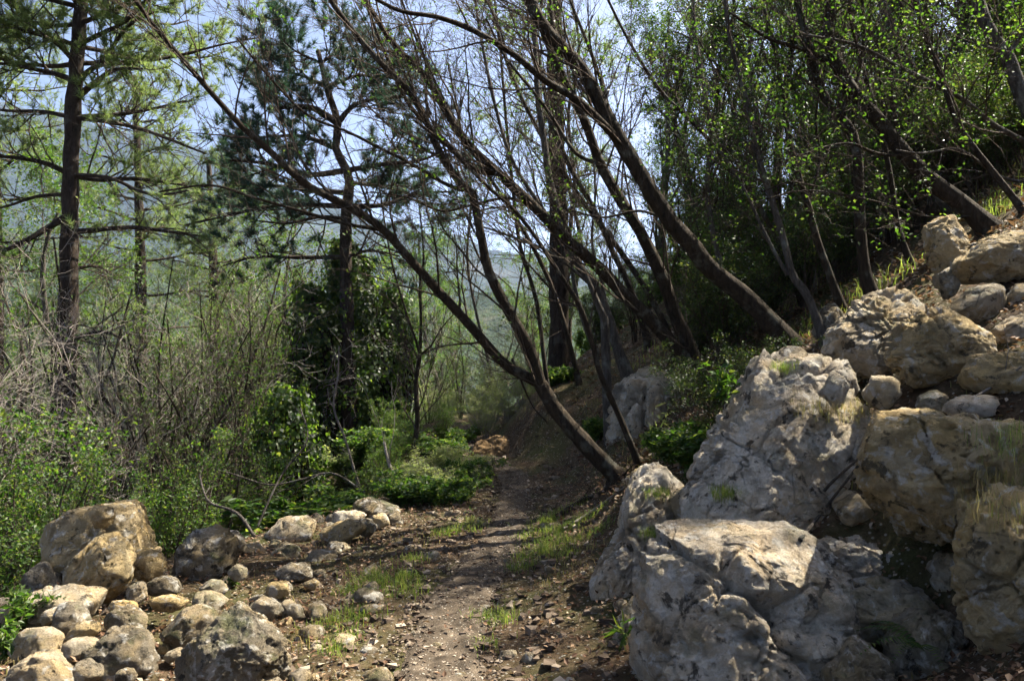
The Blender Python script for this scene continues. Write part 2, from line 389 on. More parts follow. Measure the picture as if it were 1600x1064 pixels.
# ------------------------------------------------------------------ rocks
_cs = {}
def cube_sphere(n):
    if n in _cs: return _cs[n]
    a = np.linspace(-1, 1, n + 1); t = np.tan(a * math.pi / 4)
    A, B = np.meshgrid(t, t, indexing='ij'); A = A.ravel(); B = B.ravel(); o = np.ones_like(A)
    Vs, Qs = [], []
    q = grid_quads(n + 1, n + 1)
    for k, (f, flip) in enumerate((((o, A, B), 0), ((-o, A, B), 1), ((A, o, B), 1), ((A, -o, B), 0), ((A, B, o), 0), ((A, B, -o), 1))):
        Vs.append(np.stack(f, 1)); Qs.append((q[:, ::-1] if flip else q) + k * (n + 1) ** 2)
    V = np.concatenate(Vs); Q = np.concatenate(Qs)
    V = V / np.linalg.norm(V, axis=1)[:, None]
    _, idx, inv = np.unique(np.round(V, 5), axis=0, return_index=True, return_inverse=True)
    _cs[n] = (V[idx], inv.ravel()[Q]); return _cs[n]

def poly_radius(poly, th):
    r = np.zeros_like(th); c, s = np.cos(th), np.sin(th)
    n = len(poly)
    for i in range(n):
        a = poly[i]; b = poly[(i + 1) % n]; e = b - a
        den = c * e[1] - s * e[0]
        den = np.where(np.abs(den) < 1e-9, 1e-9, den)
        t = (a[0] * e[1] - a[1] * e[0]) / den
        u = (a[0] * s - a[1] * c) / den
        ok = (t > 0) & (u >= -1e-6) & (u <= 1 + 1e-6)
        r = np.where(ok, np.maximum(r, t), r)
    return r

def rock_verts(outline, Y, depth, n, seed, p=2.6, tilt=(0, 0), facets=7, amp=1.0, chunk=0.7):
    r_ = np.random.default_rng(seed)
    o = np.asarray(outline, float)
    x, y = o[:, 0], o[:, 1]; x2, y2 = np.roll(x, -1), np.roll(y, -1)
    cr = x * y2 - x2 * y; A = cr.sum() / 2
    cx, cyy = ((x + x2) * cr).sum() / (6 * A), ((y + y2) * cr).sum() / (6 * A)
    poly = np.stack([(x - cx) / F * Y, -(y - cyy) / F * Y], 1)
    d, quads = cube_sphere(n)
    th = np.arctan2(d[:, 2], d[:, 0])
    tab = np.linspace(-math.pi, math.pi, 721); rt = poly_radius(poly, tab)
    good = rt > 0; rt = np.interp(tab, tab[good], rt[good])
    k = np.array([1, 2, 3, 4, 5, 4, 3, 2, 1.]); k /= k.sum()
    rt = np.convolve(np.concatenate([rt[-9:-1], rt, rt[1:9]]), k, 'same')[8:-8]
    Rr = np.interp(th, tab, rt)
    rm = math.sqrt(abs(A)) / F * Y / math.sqrt(math.pi)
    s = np.hypot(d[:, 0], d[:, 2]); w = np.abs(d[:, 1])
    nn = (s ** p + w ** p) ** (1 / p) + 1e-9
    D = depth * rm
    pos = np.stack([Rr * np.cos(th) * s / nn, np.sign(d[:, 1]) * D * w / nn, Rr * np.sin(th) * s / nn], 1)
    sc = np.array([max(poly[:, 0].max(), -poly[:, 0].min()), D, max(poly[:, 1].max(), -poly[:, 1].min())])
    q = pos / sc
    q = q * 1.05
    for i in range(facets * 4):
        nv = r_.normal(size=3); nv[1] -= 0.6; nv /= np.linalg.norm(nv)
        t = q @ nv; mx = t.max(); off = mx * (r_.uniform(0.70, 0.90) if i < facets and nv[1] < -0.3 else r_.uniform(0.86, 0.965))
        t = t - off
        q = q - nv[None] * np.maximum(t, 0)[:, None] * 0.96
    pos = q * sc
    pos[:, 1] += tilt[0] * pos[:, 0] + tilt[1] * pos[:, 2]
    Pw = pos + np.array([(cx - 800) / F * Y, Y, CAMZ - (cyy - 532) / F * Y])
    sd = seed * 7 % 1000
    f0 = 1.15 / max(rm, 0.06)
    nrm = d / np.linalg.norm(d, axis=1)[:, None]
    wv = np.stack([fbm(Pw * f0 + 5.1 * c_, 3, sd + c_ * 11) for c_ in range(3)], 1)
    Pw = Pw + wv * 0.045 * rm * amp
    # ledges / cracks and crumbly surface
    strat = Pw[:, 2] * 0.86 + Pw[:, 0] * 0.35 + 0.25 * pnoise(Pw * 2.2, sd + 3)
    led = 1 - 2 * np.abs(((strat / max(0.13, 0.32 * rm)) % 1.0) - 0.5)
    rid = 1 - 2 * np.abs(pnoise(Pw * (2.1 * f0), sd + 77))
    fine = fbm(Pw * 11.0, 4, sd + 50, 0.65)
    pit = np.clip(pnoise(Pw * 13.0, sd + 90) - 0.22, 0, 1) + 1.3 * np.clip(pnoise(Pw * 5.0, sd + 91) - 0.32, 0, 1)
    h = (-0.055 * np.clip(0.24 - led, 0, 1) / 0.24 - 0.12 * np.clip(rid - 0.82, 0, 1) / 0.18 * 0.5) * min(rm, 0.5) \
        + 0.018 * fine * min(1.0, rm / 0.22) - 0.05 * pit * min(1.0, rm / 0.3)
    wp = Pw + 0.022 * min(1, rm / 0.3) * np.stack([pnoise(Pw * 6 + 9.7 * c_, sd + 300 + c_) for c_ in range(3)], 1)
    for fq, dep, off in ((0.85 / max(rm, 0.1), 0.17, 0.13 * chunk), (2.6 / max(rm, 0.12), 0.06, 0.028 * chunk)):
        f1, f2, cid = worley(wp * fq, sd + 200)
        cr = np.clip(1 - (f2 - f1) / 0.075, 0, 1)
        h = h - dep * min(rm, 0.5) * cr * np.clip(0.25 + 2.2 * pnoise(Pw * 1.7, sd + 7), 0, 1) + off * min(rm, 0.6) * np.clip(cid, -1.3, 1.3)
    Pw = Pw + nrm * (h * amp)[:, None]
    # broken faces: flat fracture planes cut through the weathered surface
    cc = np.array([(cx - 800) / F * Y, Y, CAMZ - (cyy - 532) / F * Y]); q = (Pw - cc) / sc
    for i in range(facets + 5):
        nv = r_.normal(size=3) * np.array([1.0, 0.8, 0.9]); nv[1] -= 0.7; nv[2] += 0.2; nv /= np.linalg.norm(nv)
        t = q @ nv; off = np.percentile(t, 99.5) * r_.uniform(0.78, 0.95)
        q = q - nv[None] * np.maximum(t - off, 0)[:, None] * 0.93
    Pw = q * sc + cc + nrm * (min(1.0, rm / 0.25) * (0.012 * fbm(Pw * 16.0, 3, sd + 400, 0.65) - 0.028 * pit - 0.03 * np.clip(1 - np.abs(pnoise(Pw * 3.1, sd + 410)) / 0.035, 0, 1) * (pnoise(Pw * 1.9, sd + 411) > 0.08)))[:, None]
    return Pw, quads

def worley(p, seed):
    i = np.floor(p).astype(np.int64); f1 = np.full(len(p), 9.); f2 = f1.copy(); cid = np.zeros(len(p))
    for dx in (-1, 0, 1):
        for dy in (-1, 0, 1):
            for dz in (-1, 0, 1):
                c = i + np.array([dx, dy, dz]); h = _h(c[:, 0], c[:, 1], c[:, 2], seed)
                o = np.stack([(h & np.uint32(1023)), (h >> np.uint32(10)) & np.uint32(1023), (h >> np.uint32(20)) & np.uint32(1023)], 1) / 1023.
                d = np.linalg.norm(c + o - p, axis=1); cl = d < f1
                f2 = np.where(cl, f1, np.minimum(f2, d)); f1 = np.where(cl, d, f1)
                rv = np.stack([((h >> np.uint32(3)) & np.uint32(127)) / 63.5 - 1, ((h >> np.uint32(12)) & np.uint32(127)) / 63.5 - 1, ((h >> np.uint32(23)) & np.uint32(127)) / 63.5 - 1], 1)
                cid = np.where(cl, ((h >> np.uint32(5)) & np.uint32(255)) / 255. - 0.5 + ((p - c - o) * rv).sum(1) * 1.5, cid)
    return f1, f2, cid
ROCKS = []
def boulder(outline, Y, label, mat='rock', name='boulder', cat='boulder', depth=0.85, n=None, seed=None, p=3.1, tilt=(0, 0.25), facets=8, amp=1.0, group=None, chunk=0.7):
    seed = seed or (len(ROCKS) + 11) * 13
    o = np.asarray(outline, float); size = max(np.ptp(o[:, 0]), np.ptp(o[:, 1]))
    n = n or int(np.clip(size / 8.2, 9, 60))
    V, Q = rock_verts(o, Y, depth, n, seed, p, tilt, facets, amp, chunk)
    c = np.array([V[:, 0].mean(), V[:, 1].mean(), V[:, 2].min()])
    me = mesh_np(name, V - c, None, Q, M[mat])
    ob = link(name, me, None, c); tag(ob, label, cat, group); ROCKS.append(ob); return ob

def zc(pts, ox, oy, s): return [(ox + x * s, oy + y * s) for x, y in pts]
ZA = lambda pts: zc(pts, 0, 740, 480 / 1576)
ZB = lambda pts: zc(pts, 380, 740, 520 / 1600)

# left heap
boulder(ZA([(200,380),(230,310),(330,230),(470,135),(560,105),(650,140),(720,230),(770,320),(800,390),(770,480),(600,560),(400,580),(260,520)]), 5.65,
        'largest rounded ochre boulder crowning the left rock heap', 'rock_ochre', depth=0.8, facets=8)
boulder(ZA([(458,180),(510,140),(580,180),(596,240),(540,285),(470,282)]), 5.15, 'knobbly ochre lump on the crown of the largest left boulder', 'rock_ochre')
boulder(ZA([(300,570),(330,470),(400,400),(450,310),(520,288),(590,320),(640,380),(668,460),(670,540),(640,620),(560,650),(420,635),(320,615)]), 5.0,
        'pale pitted boulder leaning in front of the largest left boulder', 'rock_ochre', depth=0.8)
boulder(ZA([(665,430),(720,390),(800,382),(840,460),(848,525),(760,548),(690,535)]), 5.25, 'squat yellow boulder at right foot of the largest left boulder', 'rock_ochre')
boulder(ZA([(845,480),(880,390),(960,320),(1060,292),(1180,310),(1222,370),(1200,470),(1130,545),(1000,570),(880,545)]), 5.55,
        'broad brown boulder right of the largest left boulder, bushes behind it', 'rock_dark', facets=9)
boulder(ZA([(1130,300),(1200,298),(1275,350),(1240,420),(1150,420)]), 6.1, 'small grey boulder tucked behind the broad brown boulder', 'rock')
boulder(ZA([(125,550),(150,480),(220,458),(285,510),(295,620),(200,640),(140,620)]), 5.35, 'dark rounded boulder at left foot of the largest left boulder', 'rock_dark')
boulder(ZA([(-30,760),(20,690),(150,620),(300,582),(420,578),(500,620),(525,690),(420,760),(200,800),(40,790)]), 4.62, 'long pale slab under the leaning pitted boulder', 'rock', depth=0.9)
boulder(ZA([(250,730),(290,668),(380,678),(460,740),(475,785),(345,860),(270,810)]), 4.3, 'dark angular rock lying below the long pale slab', 'rock_dark')
boulder(ZA([(535,695),(570,650),(640,638),(705,670),(695,710),(600,730)]), 4.55, 'pale flat topped stone below the leaning pitted boulder', 'rock_ochre')
boulder(ZA([(650,605),(690,548),(740,558),(762,612),(730,668),(670,668)]), 4.85, 'upright pitted stone right of the leaning pitted boulder', 'rock')
boulder(ZA([(750,555),(820,530),(900,545),(945,600),(880,632),(770,610)]), 4.95, 'olive wedge stone in front of the squat yellow boulder', 'rock_dark')
boulder(ZA([(755,650),(860,618),(965,650),(940,698),(800,706)]), 4.65, 'flat long yellowish stone below the olive wedge stone', 'rock_ochre')
boulder(ZA([(518,770),(560,710),(650,683),(730,710),(778,795),(740,830),(600,825),(530,805)]), 4.3, 'rounded dark grey stone in the middle of the left heap', 'rock_dark')
boulder(ZA([(950,620),(1050,598),(1165,650),(1120,720),(1000,715),(960,670)]), 4.7, 'tilted grey slab below the broad brown boulder', 'rock')
boulder(ZA([(805,830),(900,700),(1000,688),(1135,720),(1110,810),(950,930),(820,900)]), 4.25, 'smooth grey slab behind the big dark front rock', 'rock_dark', p=3.2)
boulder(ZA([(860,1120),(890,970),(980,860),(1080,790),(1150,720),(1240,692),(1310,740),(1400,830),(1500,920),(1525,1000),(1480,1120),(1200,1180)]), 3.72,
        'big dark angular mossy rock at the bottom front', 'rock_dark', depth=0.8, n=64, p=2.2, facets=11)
boulder(ZA([(60,890),(130,790),(250,762),(302,850),(305,950),(200,970),(90,960)]), 4.1, 'blocky grey rock behind the leafy green weed at far left', 'rock')
boulder(ZA([(10,1090),(60,960),(150,928),(260,948),(350,1000),(410,1080),(200,1150)]), 3.72, 'pale domed rock in the bottom left corner', 'rock')
boulder(ZA([(285,900),(380,845),(460,838),(505,890),(420,955),(320,980)]), 4.0, 'tilted wedge stone above the pale domed corner rock', 'rock')
boulder(ZA([(400,950),(500,820),(620,798),(720,830),(795,900),(775,1000),(640,1030),(480,1010)]), 3.92, 'large rounded pitted rock left of the big dark front rock', 'rock_dark', depth=0.9)
boulder(ZA([(335,1000),(420,958),(525,1000),(510,1060),(380,1070)]), 3.78, 'low crumbly stone right of the pale domed corner rock', 'rock')
boulder(ZA([(575,1040),(640,988),(695,1010),(695,1070),(620,1085)]), 3.75, 'small round pale stone at bottom edge beside big dark rock', 'rock')
boulder(ZA([(1260,690),(1330,643),(1420,660),(1455,705),(1380,750),(1300,735)]), 4.62, 'dark flat boulder behind the peak of the big dark front rock', 'rock_dark')
boulder(ZA([(1005,600),(1060,548),(1140,558),(1175,612),(1100,630)]), 4.98, 'low stone at foot of the broad brown boulder', 'rock')
boulder(ZA([(1160,520),(1200,463),(1262,478),(1270,540),(1200,555)]), 5.3, 'rounded fist shaped stone right of the broad brown boulder', 'rock')
boulder(ZA([(1355,590),(1400,548),(1482,558),(1495,615),(1440,640),(1370,625)]), 5.0, 'pale square stone among brown dead leaves', 'rock_ochre')
boulder(ZA([(1395,510),(1470,463),(1590,455),(1600,550),(1450,560)]), 5.45, 'mossy low boulder above the pale square stone', 'rock_dark')
boulder(ZA([(335,850),(400,758),(482,753),(505,815),(440,855)]), 4.15, 'tan angular stone beside the dark angular rock', 'rock_ochre')
boulder(ZA([(825,935),(920,888),(955,935),(860,975)]), 4.05, 'small grey stone wedged left of the big dark front rock', 'rock')
boulder(ZA([(190,740),(230,700),(290,690),(310,740),(240,780)]), 4.4, 'small pale stone below the long pale slab, beside weeds', 'rock')
# middle heap
boulder(ZB([(70,325),(150,240),(180,208),(300,203),(352,250),(350,300),(260,335),(150,345)]), 6.75, 'large grey boulder on left end of the middle rock row', 'rock', depth=0.9)
boulder(ZB([(360,275),(440,230),(540,213),(605,260),(540,312),(480,342),(400,332)]), 6.6, 'large tan boulder in the middle rock row', 'rock_ochre', depth=0.9)
boulder(ZB([(415,210),(450,178),(560,178),(605,210),(560,240),(430,240)]), 7.0, 'flat grey block behind the large tan boulder', 'rock_grey')
boulder(ZB([(505,170),(560,123),(680,122),(755,160),(740,205),(640,215),(540,205)]), 7.4, 'broad olive boulder at back of the middle rock row', 'rock_dark')
boulder(ZB([(606,220),(640,188),(692,188),(704,245),(650,258)]), 6.95, 'cream rounded stone in front of the broad olive boulder', 'rock_ochre')
boulder(ZB([(540,245),(600,213),(658,260),(610,308),(550,300)]), 6.68, 'brown stone against the right side of the large tan boulder', 'rock_dark')
boulder(ZB([(690,205),(740,183),(778,232),(750,262),(700,258)]), 7.1, 'rounded brown stone at right end of the middle rock row', 'rock_dark')
boulder(ZB([(105,410),(190,328),(260,348),(295,405),(200,450),(130,448)]), 6.1, 'angular brown boulder below the large grey boulder', 'rock_dark')
boulder(ZB([(295,410),(350,362),(430,368),(465,425),(400,470),(310,460)]), 6.0, 'dark round boulder below the large tan boulder', 'rock_dark')
boulder(ZB([(455,420),(520,378),(622,383),(628,438),(550,460)]), 6.1, 'flat dark stone right of the dark round boulder', 'rock_dark')
boulder(ZB([(395,370),(430,328),(512,338),(535,385),(450,398)]), 6.35, 'grey stone between large tan boulder and dark round boulder', 'rock')
boulder(ZB([(145,490),(250,428),(335,450),(335,510),(200,525)]), 5.65, 'long mossy stone below the angular brown boulder', 'rock_dark')
boulder(ZB([(580,608),(610,573),(662,578),(674,615),(630,640)]), 4.92, 'light grey stone beside the green grass patch', 'rock_grey')
boulder(ZB([(15,650),(80,598),(162,608),(190,665),(120,710),(40,692)]), 4.6, 'grey slab stone above right shoulder of the big dark front rock', 'rock')
boulder(ZB([(95,570),(150,512),(222,528),(230,588),(150,605)]), 5.05, 'pale cracked stone in the dead leaves left of the path', 'rock')
boulder(ZB([(285,525),(330,508),(368,525),(350,560),(300,565)]), 5.35, 'small pale stone right of the pale cracked stone', 'rock_ochre')
boulder(ZB([(1205,480),(1230,408),(1282,398),(1308,430),(1285,500),(1230,512)]), 5.9, 'dark upright rock on the right edge of the path', 'rock_dark')
boulder(ZB([(1095,660),(1130,638),(1205,638),(1200,690),(1120,700)]), 4.8, 'flat grey rock half buried at the right path edge', 'rock')
boulder(ZB([(1085,815),(1120,783),(1178,800),(1145,838),(1095,840)]), 4.3, 'bright pale stone lying on the right of the path', 'rock_grey')
boulder(ZB([(1200,920),(1240,858),(1312,843),(1325,895),(1260,940)]), 4.05, 'brown grey rock on the path near the outcrop foot', 'rock')
boulder(ZB([(560,495),(590,455),(622,428),(658,450),(645,500)]), 5.6, 'small peaked stone behind the green grass patch', 'rock_ochre')
boulder(ZB([(-10,345),(60,328),(115,380),(60,430),(-10,430)]), 6.3, 'grey low boulder left of the angular brown boulder', 'rock')
boulder(ZB([(790,745),(850,722),(895,750),(850,778)]), 4.6, 'flat tan stone set in the middle of the path', 'rock_ochre')
boulder(ZB([(800,655),(840,632),(885,645),(845,668)]), 4.95, 'thin grey shard on the path left side', 'rock_grey')
boulder(ZB([(640,810),(680,768),(724,780),(705,825)]), 4.4, 'triangular grey stone on the left path edge', 'rock')
boulder(ZB([(960,345),(1040,318),(1110,358),(1190,412),(1120,432),(1000,392)]), 6.55, 'low sunlit bedrock ledge at the left path edge', 'rock_ochre', depth=0.6)
boulder(ZB([(650,350),(700,320),(840,330),(840,360),(720,372)]), 6.5, 'flat sunlit bedrock slab right of the middle rock row', 'rock_ochre', depth=0.6)
# right outcrop
boulder([(1236,548),(1300,535),(1345,565),(1360,640),(1345,760),(1300,860),(1180,900),(1080,900),(1005,890),(1050,800),(1100,745),(1150,670),(1195,598)], 4.45,
        'long pale inclined limestone slab rising up the right outcrop', 'rock_grey', 'rock_slab', 'rock slab', depth=0.75, n=96, p=3.2, tilt=(-0.15, 0.55), facets=9, amp=0.8, chunk=0.45)
boulder([(1000,1010),(1012,890),(1065,840),(1150,800),(1230,830),(1300,870),(1368,955),(1375,1010),(1345,1100),(1270,1180),(1000,1180)], 3.45,
        'massive buff limestone block at the foot of the right outcrop', 'rock_grey', 'rock_block', 'rock block', depth=0.85, n=100, p=3.0, tilt=(0.0, 0.3), facets=10, amp=0.9, chunk=0.6)
boulder([(903,940),(935,880),(968,830),(985,775),(1010,742),(1060,730),(1092,748),(1060,800),(1000,855),(975,940),(955,1000),(915,990)], 4.75,
        'narrow grey limestone rib left of the massive buff block', 'rock_grey', 'rock_rib', 'rock rib', depth=0.8, n=60, tilt=(0, 0.4), amp=0.9)
boulder([(955,1020),(975,960),(1005,930),(1015,1000),(1000,1080),(950,1070)], 3.95, 'small block in the dark crack beside the massive buff block', 'rock', depth=0.8)
boulder([(1250,900),(1330,838),(1400,833),(1445,868),(1492,900),(1485,960),(1380,980)], 3.85, 'pitted grey rock in the shadow under the overhanging boulder', 'rock_grey', depth=0.9, n=50, amp=1.4)
boulder([(1338,702),(1390,648),(1420,630),(1480,638),(1560,668),(1640,648),(1670,780),(1570,840),(1445,856),(1402,805),(1360,745)], 3.5,
        'large overhanging tan boulder at the right edge', 'rock_ochre', depth=0.85, n=76, p=3.0, tilt=(-0.1, -0.12), facets=9, amp=0.8)
boulder([(1498,880),(1540,800),(1600,765),(1700,780),(1720,1010),(1610,1060),(1540,1020),(1508,955)], 2.95,
        'tan boulder in the bottom right corner', 'rock_ochre', depth=0.8, n=64, tilt=(0, 0.1), amp=0.8)
boulder([(1393,565),(1400,520),(1440,482),(1480,470),(1532,490),(1538,540),(1510,585),(1450,602),(1402,592)], 4.45, 'big rounded yellowish boulder in the middle of the right outcrop', 'rock_ochre', depth=0.9, n=56, facets=8)
boulder([(1285,560),(1310,510),(1360,470),(1400,448),(1462,448),(1475,482),(1405,522),(1392,565),(1340,590)], 5.0, 'weathered pale slab above the big rounded yellowish boulder', 'rock', depth=0.8, n=56, tilt=(0, 0.6))
boulder([(1452,352),(1485,332),(1515,360),(1522,392),(1498,425),(1468,440),(1454,400)], 5.4, 'upright pointed stone standing on top of the outcrop', 'rock_ochre', depth=0.9, n=36)
boulder([(1490,415),(1530,380),(1600,358),(1665,370),(1655,430),(1560,440),(1500,440)], 5.15, 'flat pale boulder right of the upright pointed stone', 'rock_ochre', depth=0.9, n=40)
boulder([(1502,595),(1540,550),(1580,543),(1645,560),(1645,612),(1570,615),(1515,612)], 4.05, 'tan boulder above the large overhanging boulder', 'rock_ochre', depth=0.9, n=36)
boulder([(1345,618),(1370,578),(1402,590),(1410,628),(1370,642)], 4.25, 'small pointed stone left of the big rounded yellowish boulder', 'rock', depth=0.9)
boulder([(1470,495),(1520,448),(1562,438),(1575,472),(1530,506)], 4.85, 'grey block below the flat pale boulder', 'rock', depth=0.9)
boulder([(1545,520),(1600,488),(1655,500),(1640,540),(1560,545)], 4.45, 'pale stone at the right edge below the grey block', 'rock', depth=0.9)
boulder([(1470,650),(1490,620),(1555,618),(1548,655)], 3.9, 'flat stone shard on top of the large overhanging boulder', 'rock_grey', depth=0.9)
boulder([(1456,432),(1490,416),(1504,458),(1475,468)], 5.2, 'small stone under the upright pointed stone', 'rock', depth=0.9)
boulder([(1282,610),(1310,578),(1328,615),(1303,645)], 4.35, 'small grey stone on the ridge of the inclined slab', 'rock_grey', depth=0.9)
boulder([(1212,560),(1225,540),(1262,542),(1270,570),(1230,580)], 4.9, 'square stone at the top end of the inclined slab', 'rock', depth=0.9)
boulder([(975,790),(982,745),(1003,728),(1030,752),(1020,800)], 5.0, 'mossy capped stone at the upper end of the grey rib', 'rock', depth=0.9)
boulder([(1030,790),(1060,762),(1100,758),(1110,790),(1060,812)], 4.8, 'low stone in the grassy gap beside the inclined slab', 'rock', depth=0.9)
boulder([(1290,950),(1360,905),(1430,900),(1460,950),(1420,1000),(1330,1000)], 3.45, 'broken pitted rock below the overhanging boulder', 'rock', depth=0.9, n=30)
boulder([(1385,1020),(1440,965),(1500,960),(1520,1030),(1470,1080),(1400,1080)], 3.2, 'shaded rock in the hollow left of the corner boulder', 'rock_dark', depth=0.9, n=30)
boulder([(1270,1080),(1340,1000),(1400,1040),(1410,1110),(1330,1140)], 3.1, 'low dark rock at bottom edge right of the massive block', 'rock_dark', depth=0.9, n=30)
boulder([(1450,900),(1480,860),(1520,870),(1525,930),(1480,950)], 3.5, 'small grey rock wedged between overhanging boulder and corner boulder', 'rock', depth=0.9)
boulder([(1300,790),(1330,765),(1360,780),(1365,815),(1320,825)], 4.0, 'small stone in the leaf filled gap left of the overhanging boulder', 'rock', depth=0.9)
boulder([(1340,860),(1375,825),(1420,835),(1430,870),(1370,885)], 3.9, 'whitish knobbly stone below the leaf filled gap', 'rock_grey', depth=0.9)
boulder([(1430,640),(1445,612),(1480,606),(1490,635),(1455,648)], 4.1, 'small stone under the big rounded yellowish boulder', 'rock', depth=0.9)
boulder([(1570,470),(1595,440),(1650,440),(1650,480),(1600,490)], 4.8, 'small pale stone below the flat pale boulder at right edge', 'rock', depth=0.9)
# rocks on the slope under the trees
boulder([(945,700),(948,640),(965,605),(1010,578),(1060,572),(1092,600),(1080,650),(1040,700),(1000,730),(960,725)], 8.9, 'large grey boulder on the slope below the twin stemmed tree', 'rock_grey', depth=0.9, n=44)
boulder([(975,690),(978,650),(1000,625),(1012,660),(1000,700)], 8.35, 'narrow grey rock at left front of the large slope boulder', 'rock_grey', depth=0.9)
boulder([(1005,660),(1015,600),(1033,590),(1042,640),(1025,690)], 8.3, 'upright pale rock on the face of the large slope boulder', 'rock_grey', depth=0.9)
boulder([(1270,530),(1285,480),(1310,470),(1325,500),(1310,535)], 6.8, 'mossy green stone beside the thin slope trunks', 'rock_dark', depth=0.9)
V, Q = rock_verts([(725, 722), (745, 695), (775, 682), (812, 688), (845, 702), (860, 735), (790, 745)], 11.4, 1.0, 30, 777, 2.6, (0, 0.5), 4, 0.8)
tag(link('earth_bank', mesh_np('earth_bank', V, None, Q, M['earth'])), 'bare ochre earth bank at the path bend', 'bank', kind='structure')
bpy.context.view_layer.update()

# ------------------------------------------------------------------ branches, leaves
def reseed(txt):
    global rng
    import zlib
    k_ = zlib.crc32(txt.encode()); rng = np.random.default_rng(k_); random.seed(k_)

def norm(v): return v / (np.linalg.norm(v, axis=-1, keepdims=True) + 1e-9)

def catmull(pts, n):
    pts = np.asarray(pts, float); P = np.vstack([2 * pts[0] - pts[1], pts, 2 * pts[-1] - pts[-2]])
    seg = np.linalg.norm(np.diff(pts, axis=0), axis=1); cum = np.concatenate([[0], np.cumsum(seg)]); tot = cum[-1]
    s = np.linspace(0, tot, n); k = np.clip(np.searchsorted(cum, s, 'right') - 1, 0, len(seg) - 1)
    t = ((s - cum[k]) / (seg[k] + 1e-9))[:, None]
    a, b, c, d = P[k], P[k + 1], P[k + 2], P[k + 3]
    return 0.5 * ((2 * b) + (-a + c) * t + (2 * a - 5 * b + 4 * c - d) * t * t + (-a + 3 * b - 3 * c + d) * t ** 3)

def tubes(P, Rd, k=3):
    """P (N,n,3), Rd (N,n) -> V, quads"""
    N, n, _ = P.shape
    T = np.empty_like(P); T[:, 1:-1] = P[:, 2:] - P[:, :-2]; T[:, 0] = P[:, 1] - P[:, 0]; T[:, -1] = P[:, -1] - P[:, -2]
    T = norm(T)
    ref = np.where(np.abs(T[:, :1, 2:3]) > 0.9, np.array([[[1., 0, 0]]]), np.array([[[0, 0, 1.]]]))
    ref = np.repeat(ref, n, 1)
    U = norm(np.cross(T, ref)); W = np.cross(T, U)
    a = np.arange(k) * 2 * math.pi / k
    V = P[:, :, None] + Rd[:, :, None, None] * (np.cos(a)[None, None, :, None] * U[:, :, None] + np.sin(a)[None, None, :, None] * W[:, :, None])
    base = (np.arange(N)[:, None, None] * n + np.arange(n - 1)[None, :, None]) * k
    j = np.arange(k)[None, None, :]; j2 = (j + 1) % k
    Q = np.stack([base + j, base + j2, base + k + j2, base + k + j], -1).reshape(-1, 4)
    return V.reshape(-1, 3), Q

def limb_mesh(P, Rd, k=12, rough=0.10, seed=0):
    """one thick limb with uneven bark surface and closed tip"""
    V, Q = tubes(P[None], Rd[None], k)
    rr = np.repeat(Rd, k)
    c = np.repeat(P, k, 0)
    dirv = norm(V - c)
    nz = fbm(V * np.array([9, 9, 3.2]), 3, seed) * rough + 0.6 * rough * pnoise(V * np.array([30, 30, 6.]), seed + 5)
    V = V + dirv * (nz * rr)[:, None]
    n = len(P)
    V = np.vstack([V, P[-1:] + (P[-1:] - P[-2:-1]) * 0.2])
    j = np.arange(k); tip = (n - 1) * k
    tri = np.stack([tip + j, tip + (j + 1) % k, np.full(k, n * k)], 1)
    return V, tri, Q

def grow(P, Rd, m, L, ang, up=0.1, curl=0.12, t0=0.2, t1=1.0, n=5, rr=0.6, rmax=1.0, lean=(0, 0, 0), taper=0.3, tl=0.45, rmin=0.0015):
    N, k, _ = P.shape
    idx = np.repeat(np.arange(N), m); M_ = len(idx)
    strat = (np.tile(np.arange(m), N) + rng.random(M_)) / m
    t = t0 + (t1 - t0) * strat
    f = t * (k - 1); i = np.minimum(f.astype(int), k - 2); w = (f - i)[:, None]
    pos = P[idx, i] * (1 - w) + P[idx, i + 1] * w
    T = norm(P[idx, i + 1] - P[idx, i]); pr = Rd[idx, i] * (1 - w[:, 0]) + Rd[idx, i + 1] * w[:, 0]
    v = rng.normal(size=(M_, 3)); perp = norm(v - (v * T).sum(1, keepdims=True) * T)
    a = np.radians(rng.uniform(ang[0], ang[1], M_))[:, None]
    d = T * np.cos(a) + perp * np.sin(a); d[:, 2] += up; d += np.array(lean); d = norm(d)
    ln = rng.uniform(L[0], L[1], M_) * (1 - tl * t)
    out = np.empty((M_, n, 3)); out[:, 0] = pos
    for s in range(1, n):
        d = norm(d + curl * rng.normal(size=(M_, 3)) + np.array([0, 0, up * 0.25]))
        out[:, s] = out[:, s - 1] + d * (ln / (n - 1))[:, None]
    r0 = np.maximum(np.minimum(pr * rr, rmax), rmin)
    rad = r0[:, None] * np.linspace(1, taper, n)[None]
    rad = np.maximum(rad, rmin * 0.7)
    return out, rad

def leaf_verts(pos, size, width=0.6, flat=0.5, droop=0.0, fold=0.18):
    N = len(pos)
    nr = rng.normal(size=(N, 3)); nr[:, 2] += flat * 2.5; nr = norm(nr)
    d = rng.normal(size=(N, 3)); d[:, 2] -= droop; d = norm(d - (d * nr).sum(1, keepdims=True) * nr)
    s = np.cross(nr, d); L = (rng.uniform(0.45, 1.3, N) * size)[:, None]; W = L * width * 0.5
    mid = pos + d * L * 0.42
    V = np.stack([pos, mid + s * W + nr * W * fold * 2, pos + d * L, mid - s * W + nr * W * fold * 2], 1).reshape(-1, 3)
    b = np.arange(N)[:, None] * 4
    tri = np.concatenate([b + np.array([[0, 1, 2]]), b + np.array([[0, 2, 3]])], 0)
    return V, tri

